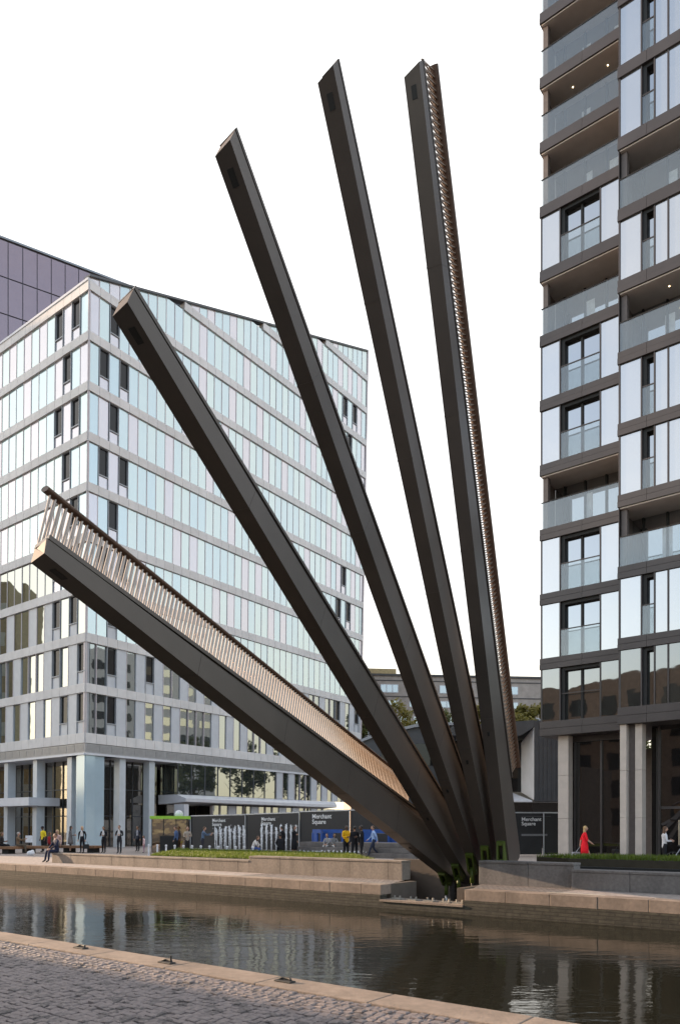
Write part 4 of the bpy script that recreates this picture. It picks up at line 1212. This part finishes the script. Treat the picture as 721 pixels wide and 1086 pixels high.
# fountains
def water_jet_mat():
    m, n, p = new_mat('fountain_water')
    p.inputs['Base Color'].default_value = (.85, .87, .9, 1); p.inputs['Roughness'].default_value = .25
    p.inputs['Alpha'].default_value = .62
    tc = n.nodes.new('ShaderNodeTexCoord'); nz = n.nodes.new('ShaderNodeTexNoise'); nz.inputs['Scale'].default_value = 9; nz.inputs['Detail'].default_value = 5
    n.links.new(tc.outputs['Object'], nz.inputs[0])
    rp = n.nodes.new('ShaderNodeMapRange'); rp.inputs['From Min'].default_value = .4; rp.inputs['From Max'].default_value = .62; rp.inputs['To Min'].default_value = .45; rp.inputs['To Max'].default_value = .85
    n.links.new(nz.outputs[0], rp.inputs['Value']); n.links.new(rp.outputs[0], p.inputs['Alpha'])
    return m
M['jet'] = water_jet_mat()
def fountain(pxa, pxb, z, h, lab, n, seed):
    rnd = random.Random(seed); A = at(pxa, z); B_ = at(pxb, z - .4)
    rt = empty('fountain', (A + B_) / 2, lab, 'fountain', 'tall white fountains on the plaza')
    b = MB(); U = (B_ - A).normalized(); N = Vector((U.y, -U.x, 0)); F = frame(A, U, N); b.box(F, (-.3, -.5, .004), ((B_ - A).length + .3, 1.2, .05)); b.build('basin', M['granite_shade_grey'], rt)
    for k in range(n):
        p = A + (B_ - A) * (k / (n - 1)) + N * (.7 * (k % 2))
        b = MB(); hh = h * rnd.uniform(.88, 1.05)
        b.tube([p + Vector((0, 0, .05)), p + Vector((rnd.uniform(-.01, .01), 0, hh * .5)), p + Vector((rnd.uniform(-.02, .02), 0, hh * .86)), p + Vector((0, 0, hh))], [.022, .03, .05, .035], 7)
        for q in range(34):
            t = rnd.random() ** .45; r_ = rnd.uniform(.010, .026)
            b.ball(p + Vector((rnd.gauss(0, .015 + .035 * t), rnd.gauss(0, .04), hh * t + .04)), r_, r_, r_ * 1.8, 0, 5, 4)
        b.build('jet', M['jet'], rt, smooth=True)
fountain(230, 262, 49.5, 1.72, 'left fountain, a row of tall white water jets beside the leaning man', 14, 1)
fountain(278, 314, 48, 1.78, 'right fountain of tall white jets behind the pair in black', 15, 2)
rt = empty('bubbler_row', at(360, 42.2), 'row of low white bubbling jets along the foot of the plaza steps', 'fountain')
for k in range(17):
    p = at(318 + k * 4.4, 42.6 - .03 * k); rnd = random.Random(k)
    b = MB(); b.tube([p, p + Vector((0, 0, .22)), p + Vector((0, 0, .36))], [.05, .07, .03], 6)
    for q in range(8): b.ball(p + Vector((rnd.gauss(0, .06), rnd.gauss(0, .06), rnd.uniform(.05, .38))), .03, .03, .04, 0, 5, 4)
    b.build('jet', M['jet'], rt, smooth=True)
for k in range(13):
    p = C(s_at(158 + k * 9.2, 9.8), 9.8, .44)
    if k < 13:
        b = MB(); b.tube([p - Vector((0, 0, .44)), p + Vector((0, 0, .20))], .05, 8); b.ball(p + Vector((0, 0, .2)), .075, .075, .06, 0, 8, 5)
        tag(b.build('lawn_marker', M['white_soffit']), 'small white marker post along the back of the left lawn', 'marker post', 'white marker posts behind the left lawn')

# ------------------------------------------------------------------ people
CM = {}
def cmat(c):
    if c not in CM:
        CM[c] = mat('cloth_%d' % len(CM), c, .8, 0, .2, .12, 9)
    return CM[c]
SKIN = {'light': mat('skin_light', (.48, .28, .20), .55), 'tan': mat('skin_tan', (.33, .18, .11), .55), 'dark': mat('skin_dark', (.10, .052, .032), .55)}
HAIR = {'blonde': mat('hair_blonde', (.50, .34, .15), .5), 'brown': mat('hair_brown', (.09, .045, .022), .5), 'black': mat('hair_black', (.015, .012, .011), .5), 'grey': mat('hair_grey', (.35, .33, .31), .5)}
SHOE = mat('shoe_leather', (.015, .013, .012), .4)

def person(pos, rz, label, top=(.02, .02, .025), legs=(.02, .02, .025), skin='light', hair='brown', hairlen=0, pose='stand', h=1.72, dress=False, group=None, cap=None, sleeves=True, seat=.46, lean=0.0, arms='down', shirt=None, bulk=1.0):
    S = h / 1.72
    V = Vector
    rt_loc = V(pos)
    J = {}
    if pose in ('stand', 'walk', 'lean'):
        st = .26 if pose == 'walk' else .03
        pel = V((0, 0, .93))
        J['kneeL'] = V((-.10, st * .75, .50)); J['ankL'] = V((-.105, st * 1.25, .09)); J['toeL'] = V((-.12, st * 1.25 + .17, .035))
        J['kneeR'] = V((.10, -st * .15, .49)); J['ankR'] = V((.105, -st * 1.35, .10 if pose != 'walk' else .15)); J['toeR'] = V((.12, -st * 1.35 + .16, .035))
    else:
        pel = V((0, 0, seat + .10))
        J['kneeL'] = V((-.12, .43, seat + .09)); J['ankL'] = V((-.12, .46, .09)); J['toeL'] = V((-.13, .63, .035))
        J['kneeR'] = V((.12, .42, seat + .09)); J['ankR'] = V((.12, .50, .09)); J['toeR'] = V((.13, .67, .035))
        if pose == 'wall':                       # sitting on the wall end, legs hanging
            J['ankL'].z = seat - .36; J['toeL'] = J['ankL'] + V((-.01, .15, -.06)); J['ankR'].z = seat - .36; J['toeR'] = J['ankR'] + V((.01, .15, -.06))
    rot = Matrix.Rotation(-lean, 3, 'X')
    def up(x, y, z): return pel + rot @ V((x, y, z))
    J['hipL'] = pel + V((-.085, 0, -.04)); J['hipR'] = pel + V((.085, 0, -.04))
    J['waist'] = up(0, .0, .16); J['chest'] = up(0, 0, .36); J['neck'] = up(0, .01, .52); J['headb'] = up(0, .03, .60)
    head = up(0, .045, .70)
    shL, shR = up(-.18, 0, .46), up(.18, 0, .46)
    if arms == 'down':
        eL, wL = shL + V((-.06, -.03, -.28)), shL + V((-.06, .06, -.52)); eR, wR = shR + V((.06, -.03, -.28)), shR + V((.06, .05, -.52))
    elif arms == 'front':
        eL, wL = shL + V((-.06, .02, -.27)), shL + V((.06, .25, -.24)); eR, wR = shR + V((.06, .02, -.27)), shR + V((-.06, .25, -.26))
    elif arms == 'one':
        eL, wL = shL + V((-.06, -.02, -.28)), shL + V((-.05, .06, -.52)); eR, wR = shR + V((.06, .05, -.26)), shR + V((.0, .28, -.16))
    elif arms == 'swing':
        eL, wL = shL + V((-.06, -.12, -.25)), shL + V((-.05, -.16, -.48)); eR, wR = shR + V((.06, .08, -.26)), shR + V((.03, .26, -.40))
    elif arms == 'reach':
        eL, wL = shL + V((-.04, .18, -.20)), shL + V((.0, .42, -.18)); eR, wR = shR + V((.04, .20, -.16)), shR + V((.02, .46, -.08))
    elif arms == 'knees':
        eL, wL = shL + V((-.05, .14, -.22)), J['kneeL'] + V((.02, -.08, .10)); eR, wR = shR + V((.05, .14, -.22)), J['kneeR'] + V((-.02, -.08, .10))
    bones = [('pel', 'hipL'), ('hipL', 'kneeL'), ('kneeL', 'ankL'), ('ankL', 'toeL'), ('pel', 'hipR'), ('hipR', 'kneeR'), ('kneeR', 'ankR'), ('ankR', 'toeR'),
             ('pel', 'waist'), ('waist', 'chest'), ('chest', 'neck'), ('neck', 'headb'), ('chest', 'shL'), ('shL', 'elL'), ('elL', 'wrL'), ('wrL', 'haL'), ('chest', 'shR'), ('shR', 'elR'), ('elR', 'wrR'), ('wrR', 'haR')]
    J['pel'] = pel; J['shL'] = shL; J['shR'] = shR; J['elL'] = eL; J['wrL'] = wL; J['elR'] = eR; J['wrR'] = wR
    hL = (wL - eL).normalized(); hR = (wR - eR).normalized()
    J['haL'] = wL + hL * .075; J['haR'] = wR + hR * .075
    rad = {'pel': (.135, .11), 'hipL': (.10, .10), 'hipR': (.10, .10), 'kneeL': (.062, .066), 'kneeR': (.062, .066), 'ankL': (.042, .05), 'ankR': (.042, .05), 'toeL': (.042, .03), 'toeR': (.042, .03),
           'waist': (.125, .098), 'chest': (.155, .115), 'neck': (.058, .058), 'headb': (.052, .055), 'shL': (.068, .07), 'shR': (.068, .07), 'elL': (.046, .046), 'elR': (.046, .046), 'wrL': (.031, .034), 'wrR': (.031, .034), 'haL': (.034, .024), 'haR': (.034, .024)}
    names = list(J.keys()); idx = {n_: i for i, n_ in enumerate(names)}
    me = bpy.data.meshes.new('person')
    me.from_pydata([tuple(J[n_]) for n_ in names], [(idx[a], idx[b_]) for a, b_ in bones], [])
    tmp = bpy.data.objects.new('person', me); COL.objects.link(tmp)
    sk = tmp.modifiers.new('skin', 'SKIN'); sk.use_smooth_shade = True
    for i, n_ in enumerate(names):
        k_ = bulk if n_ in ('pel', 'waist', 'chest', 'hipL', 'hipR', 'shL', 'shR') else 1
        me.skin_vertices[0].data[i].radius = (rad[n_][0] * k_, rad[n_][1] * k_)
        me.skin_vertices[0].data[i].use_root = (n_ == 'pel')
    su = tmp.modifiers.new('sub', 'SUBSURF'); su.levels = 1; su.render_levels = 1
    dg = bpy.context.evaluated_depsgraph_get(); dg.update()
    bme = bpy.data.meshes.new_from_object(tmp.evaluated_get(dg))
    vs = [V(v.co) for v in bme.vertices]; fs = [tuple(p.vertices) for p in bme.polygons]
    bpy.data.objects.remove(tmp)
    # colour each face by the bone it lies nearest
    zone = {}
    for a, b_ in bones:
        if b_ in ('kneeL', 'kneeR', 'hipL', 'hipR'): z_ = 1
        elif b_ in ('ankL', 'ankR'): z_ = 1 if not dress else 0
        elif b_ in ('toeL', 'toeR'): z_ = 3
        elif b_ in ('waist', 'chest', 'neck', 'shL', 'shR', 'elL', 'elR'): z_ = 2
        elif b_ in ('wrL', 'wrR'): z_ = 2 if sleeves else 0
        else: z_ = 0
        zone[(a, b_)] = z_
    def near(p):
        best = 9; bz = 2
        for (a, b_), z_ in zone.items():
            A_, B2 = J[a], J[b_]; d = B2 - A_; t = max(0, min(1, (p - A_).dot(d) / d.length_squared)); ds = (p - A_ - d * t).length
            ds -= min(rad[a][0], rad[b_][0]) * .6
            if ds < best: best = ds; bz = z_
        return bz
    mb = MB(); mb.v = [tuple(v) for v in vs]
    for f in fs:
        c = sum((vs[i] for i in f), V()) / len(f)
        z_ = near(c)
        if shirt and z_ == 2 and c.y > pel.y + .07 and abs(c.x) < .055 and c.z > pel.z + .2: z_ = 4
        mb.f.append(f); mb.m.append(z_)
    # head with nose, ears, eyes, mouth; fingers
    hr = Matrix.Rotation(-lean * .5, 3, 'X')
    mb.ball(head, .076, .094, .112, 0, 12, 9, hr)
    mb.ball(head + hr @ V((0, .092, -.012)), .014, .022, .022, 0, 6, 5)
    for sx in (-1, 1):
        mb.ball(head + hr @ V((sx * .077, .0, -.01)), .012, .022, .03, 0, 6, 5)
        mb.ball(head + hr @ V((sx * .03, .083, .015)), .012, .010, .008, 3, 6, 4)
    mb.ball(head + hr @ V((0, .082, -.055)), .024, .010, .006, 3, 6, 4)
    for hd, d, sx in ((J['haL'], hL, 1), (J['haR'], hR, -1)):
        side = d.cross(V((0, 1, 0.2)));
        if side.length < .1: side = V((1, 0, 0))
        side.normalize(); pal = side.cross(d).normalized()
        for q, ln in enumerate((.062, .072, .068, .052)):
            r0 = hd + side * (q - 1.5) * .017
            mb.tube([r0 - d * .02, r0 + d * ln * .55 + pal * .006, r0 + d * ln * .9 + pal * .024], [.009, .0085, .006], 5, 0)
        r0 = hd - d * .045 + side * .03
        mb.tube([r0, r0 + side * .022 + d * .022 + pal * .01, r0 + side * .026 + d * .05 + pal * .02], [.011, .010, .007], 5, 0)
    RZ = Matrix.Rotation(rz, 3, 'Z')
    base = rt_loc
    def tr(b_): b_.v = [tuple(base + RZ @ (V(v) * S)) for v in b_.v]
    tr(mb)
    rt = empty('person', base, label, 'person', group)
    mb.build('body', [SKIN[skin], cmat(legs), cmat(top), SHOE, cmat(shirt or (.6, .6, .6))], rt, smooth=True)
    hb = MB()
    if cap:
        hb.ball(head + hr @ V((0, -.008, .045)), .083, .10, .085, 0, 12, 8, hr); hb.ball(head + hr @ V((0, .10, .045)), .06, .06, .012, 0, 10, 5, hr)
        tr(hb); hb.build('cap', cmat(cap), rt, smooth=True)
    else:
        hb.ball(head + hr @ V((0, -.020, .028)), .086, .092, .102, 0, 12, 8, hr)
        if hairlen:
            hb.ball(head + hr @ V((0, -.055, -.06 - hairlen * .3)), .085, .055, .10 + hairlen * .5, 0, 10, 8, hr)
        tr(hb); hb.build('hair', HAIR[hair], rt, smooth=True)
    if dress:
        hem = .52 if dress is True else dress
        db = MB(); rings = []
        for z_, rx, ry in ((pel.z + .30, .150, .115), (pel.z + .14, .145, .115), (pel.z - .02, .185, .15), (pel.z - .2, .20, .165), (hem, .215, .175)):
            rings.append([V((rx * math.cos(2 * math.pi * q / 16), ry * math.sin(2 * math.pi * q / 16), z_)) for q in range(16)])
        for k in range(len(rings) - 1): db.prism(rings[k], rings[k + 1], 0, (k == 0, k == len(rings) - 2))
        tr(db); db.build('dress' if dress is True else 'coat', cmat(top), rt, smooth=True)
    return rt, (lambda v: base + RZ @ (V(v) * S))
def bag(name, p, sx, sy, sz, m, label, cat='bag', handle=True):
    rt = empty(name, p, label, cat); F = frame(p, Vector((1, 0, 0)), Vector((0, 1, 0)))
    b = MB(); b.box(F, (-sx / 2, -sy / 2, 0), (sx / 2, sy / 2, sz)); b.build('body', m, rt, bevel=.02)
    if handle:
        b = MB(); q = Vector(p); b.tube([q + Vector((-sx * .3, 0, sz)), q + Vector((-sx * .2, 0, sz + .16)), q + Vector((sx * .2, 0, sz + .16)), q + Vector((sx * .3, 0, sz))], .012, 6); b.build('handle', m, rt)
    return rt
BK = (.014, .014, .017); NAVY = (.022, .028, .06); WHT = (.62, .60, .58); GRY = (.16, .15, .15)
def seat_at(px, z, s): return at(px, z, s)
# left plaza
person(at(2, 48.2), R(-90), 'person in dark jacket sitting on the bench at the left edge', (.03, .025, .025), BK, 'tan', 'brown', pose='sit', arms='front')
_, T = person(at(19.5, 48.0), R(-80), 'person in brown jacket reading a newspaper on the timber bench', (.16, .11, .07), (.10, .08, .06), 'light', 'grey', pose='sit', arms='reach')
n0 = T((.0, .47, .93)); b = MB(); b.box(frame(n0, Vector((.9, .43, 0)), Vector((-.43, .9, 0))), (-.02, -.005, -.22), (.40, .005, .22)); tag(b.build('newspaper', M['white_soffit']), 'open white newspaper held by the seated reader', 'newspaper')
person(at(46, 50.6), R(150), 'man in bright yellow polo shirt and dark cap standing behind the benches', (.75, .58, .03), BK, 'dark', 'black', cap=(.02, .02, .03), sleeves=False)
person(at(52.5, 49.4), R(-60), 'person in a dark red top sitting behind the man in navy', (.28, .02, .025), BK, 'tan', 'brown', .25, 'sit')
person(at(61.5, 50.0), R(170), 'person in a pale pink top sitting with back turned, blond hair', (.62, .42, .38), (.4, .35, .3), 'light', 'blonde', .1, 'sit', h=1.9)
q = C(s_at(60, 2.28), 2.28)
person(q, R(140), 'man in a navy suit sitting on the end of the long bench wall', NAVY, NAVY, 'light', 'brown', pose='wall', seat=.46, h=1.74, arms='knees', bulk=1.05)
person(at(75, 50), R(-60), 'woman in a long grey coat standing behind the wall, hands together', GRY, BK, 'light', 'black', .2, arms='front', dress=.55, h=1.74)
_, T = person(at(87.5, 49), R(175), 'fair woman in a black suit holding a dark handbag', BK, BK, 'light', 'blonde', .05, shirt=WHT, h=1.72)
bag('handbag', T((-.30, .06, .28)), .34, .14, .30, M['black'], 'dark handbag hanging from the hand of the fair woman in black')
person(at(110.5, 49), R(165), 'dark haired woman in black with a white blouse showing', BK, BK, 'tan', 'black', .25, shirt=WHT, arms='front', h=1.72)
person(at(127, 48), R(170), 'man in a dark suit and white shirt with hands clasped, before the office columns', (.03, .03, .035), (.03, .03, .035), 'light', 'brown', shirt=WHT, arms='front', h=1.78)
person(at(146.5, 52), R(160), 'man in dark clothes standing close to the office glass', (.035, .04, .055), BK, 'tan', 'black', h=1.74, shirt=(.3, .3, .33))
person(at(153, 49), R(120), 'child in a white and pink top at the left of the kiosk', (.7, .5, .5), (.35, .2, .25), 'light', 'brown', .1, h=1.12)
# near the kiosk
person(at(187, 47.5), R(80), 'man in a blue shirt and dark trousers standing by the black bin', (.07, .11, .22), BK, 'light', 'brown', h=1.72)
person(at(199, 47.2), R(200), 'woman in a pale cardigan with a shoulder bag, right of the blue shirted man', (.36, .31, .26), (.03, .028, .03), 'light', 'brown', .1, arms='front', h=1.7)
person(at(215, 47.0), R(-75), 'man in a denim blue jacket reaching towards the first hoarding', (.10, .15, .23), (.03, .03, .04), 'light', 'brown', lean=.12, arms='reach', h=1.70)
person(at(268, 43.5), R(-100), 'person in a white top crouched on the lawn edge between the fountains', WHT, (.05, .09, .25), 'light', 'brown', .15, 'sit', seat=.42, lean=.45, arms='knees', h=1.62)
person(at(297.5, 43.4), R(10), 'person in black sitting with back turned before the right fountain', BK, BK, 'tan', 'black', pose='sit', seat=.40, lean=.1, arms='knees', bulk=1.1)
person(at(299.5, 45.0), R(60), 'man in black with a teal shirt standing behind the seated person in black', BK, BK, 'light', 'black', h=1.72, shirt=(.05, .2, .25))
person(at(312, 44.5), R(-120), 'woman in a long black coat standing right of the fountain', BK, BK, 'light', 'black', .3, arms='one', dress=.35, h=1.74)
person(at(348, 44.4, .27), R(150), 'person in grey sitting on the plaza steps, left of a pair', (.33, .32, .32), (.45, .43, .42), 'light', 'brown', .15, 'sit', seat=.30, arms='knees', lean=.2, h=1.5)
person(at(353.5, 44.2, .27), R(200), 'person in light grey trousers sitting on the plaza steps, right of a pair', (.22, .22, .23), (.52, .50, .48), 'tan', 'black', .1, 'sit', seat=.30, arms='knees', lean=.2, h=1.5)
person(at(367, 41.0), R(215), 'man in a yellow padded jacket and dark trousers standing in a group', (.72, .40, .015), BK, 'dark', 'black', arms='front', h=1.76, bulk=1.22)
person(at(376, 40.0), R(10), 'man in a black coat with his back turned beside the yellow jacket', BK, BK, 'tan', 'black', h=1.72, bulk=1.15)
person(at(383.5, 39.6), R(100), 'man in a black suit right of the man in the black coat', BK, BK, 'dark', 'black', h=1.76, bulk=1.1, shirt=WHT, arms='front')
person(at(396, 41.5), R(100), 'man in a light blue shirt striding away from the group', (.30, .42, .66), (.03, .035, .06), 'light', 'brown', pose='walk', arms='swing', h=1.74)
# right
_, T = person(at(619.5, 33.8), R(-100), 'blonde woman in a red dress walking before the tower lobby', (.80, .018, .03), (.45, .26, .19), 'light', 'blonde', .2, 'walk', dress=True, sleeves=False, arms='swing', h=1.72, bulk=1.12)
p = at(610.5, 34.4); F = frame(p, Vector((1, 0, 0)), Vector((0, 1, 0)))
rt = empty('wheeled_suitcase', p, 'grey wheeled suitcase pulled behind the woman in the red dress', 'suitcase')
b = MB(); b.box(F, (-.18, -.12, .06), (.16, .12, .56)); b.build('body', M['grey_metal'], rt, bevel=.03)
b = MB(); b.tube([p + Vector((.0, 0, .56)), p + Vector((.2, -.05, .86))], .014, 6); b.build('handle', M['galv'], rt)
for sx in (-.14, .12):
    b = MB(); b.tube([p + Vector((sx, -.1, .045)), p + Vector((sx, .1, .045))], .045, 10); b.build('wheel', M['black'], rt)
person(at(704, 31.5), R(-95), 'woman in a white blouse and black trousers looking at her phone at the right', (.60, .60, .62), BK, 'light', 'brown', .22, arms='front', h=1.70)
def bicycle(p, U):
    U = Vector(U).normalized(); rt = empty('bicycle', p, 'parked bicycle partly cut by the right edge beside the woman in white', 'bicycle')
    Z = Vector((0, 0, 1)); p = Vector(p)
    for k in (0, 1.02):
        c = p + U * k + Z * .34
        b = MB(); b.tube([c + (U * math.cos(a) + Z * math.sin(a)) * .33 for a in [2 * math.pi * q / 24 for q in range(25)]], .02, 6)
        w_ = b.build('wheel', M['black'], rt, smooth=True)
        b = MB()
        for q in range(6):
            a = math.pi * q / 6; d = U * math.cos(a) + Z * math.sin(a); b.tube([c - d * .32, c + d * .32], .004, 4)
        b.build('spokes', M['steel'], w_)
    A_, B2 = p + U * .0 + Z * .34, p + U * 1.02 + Z * .34; bb = p + U * .45 + Z * .3; st = p + U * .33 + Z * .82; hd = p + U * .86 + Z * .85
    b = MB()
    for s, e in ((A_, bb), (A_, st), (bb, st), (bb, hd), (st, hd), (hd, B2)): b.tube([s, e], .018, 6)
    b.build('frame', M['grey_metal'], rt)
    b = MB(); b.ball(st + Z * .1, .13, .07, .035, 0, 10, 6); b.tube([st, st + Z * .1], .014, 6); b.build('saddle', M['black'], rt)
    b = MB(); N = U.cross(Z); b.tube([hd, hd + Z * .14], .016, 6); b.tube([hd + Z * .14 - N * .28, hd + Z * .14 + N * .28], .014, 6); b.build('handlebar', M['black'], rt)
bicycle(at(713, 31.0), (1, .1, 0))
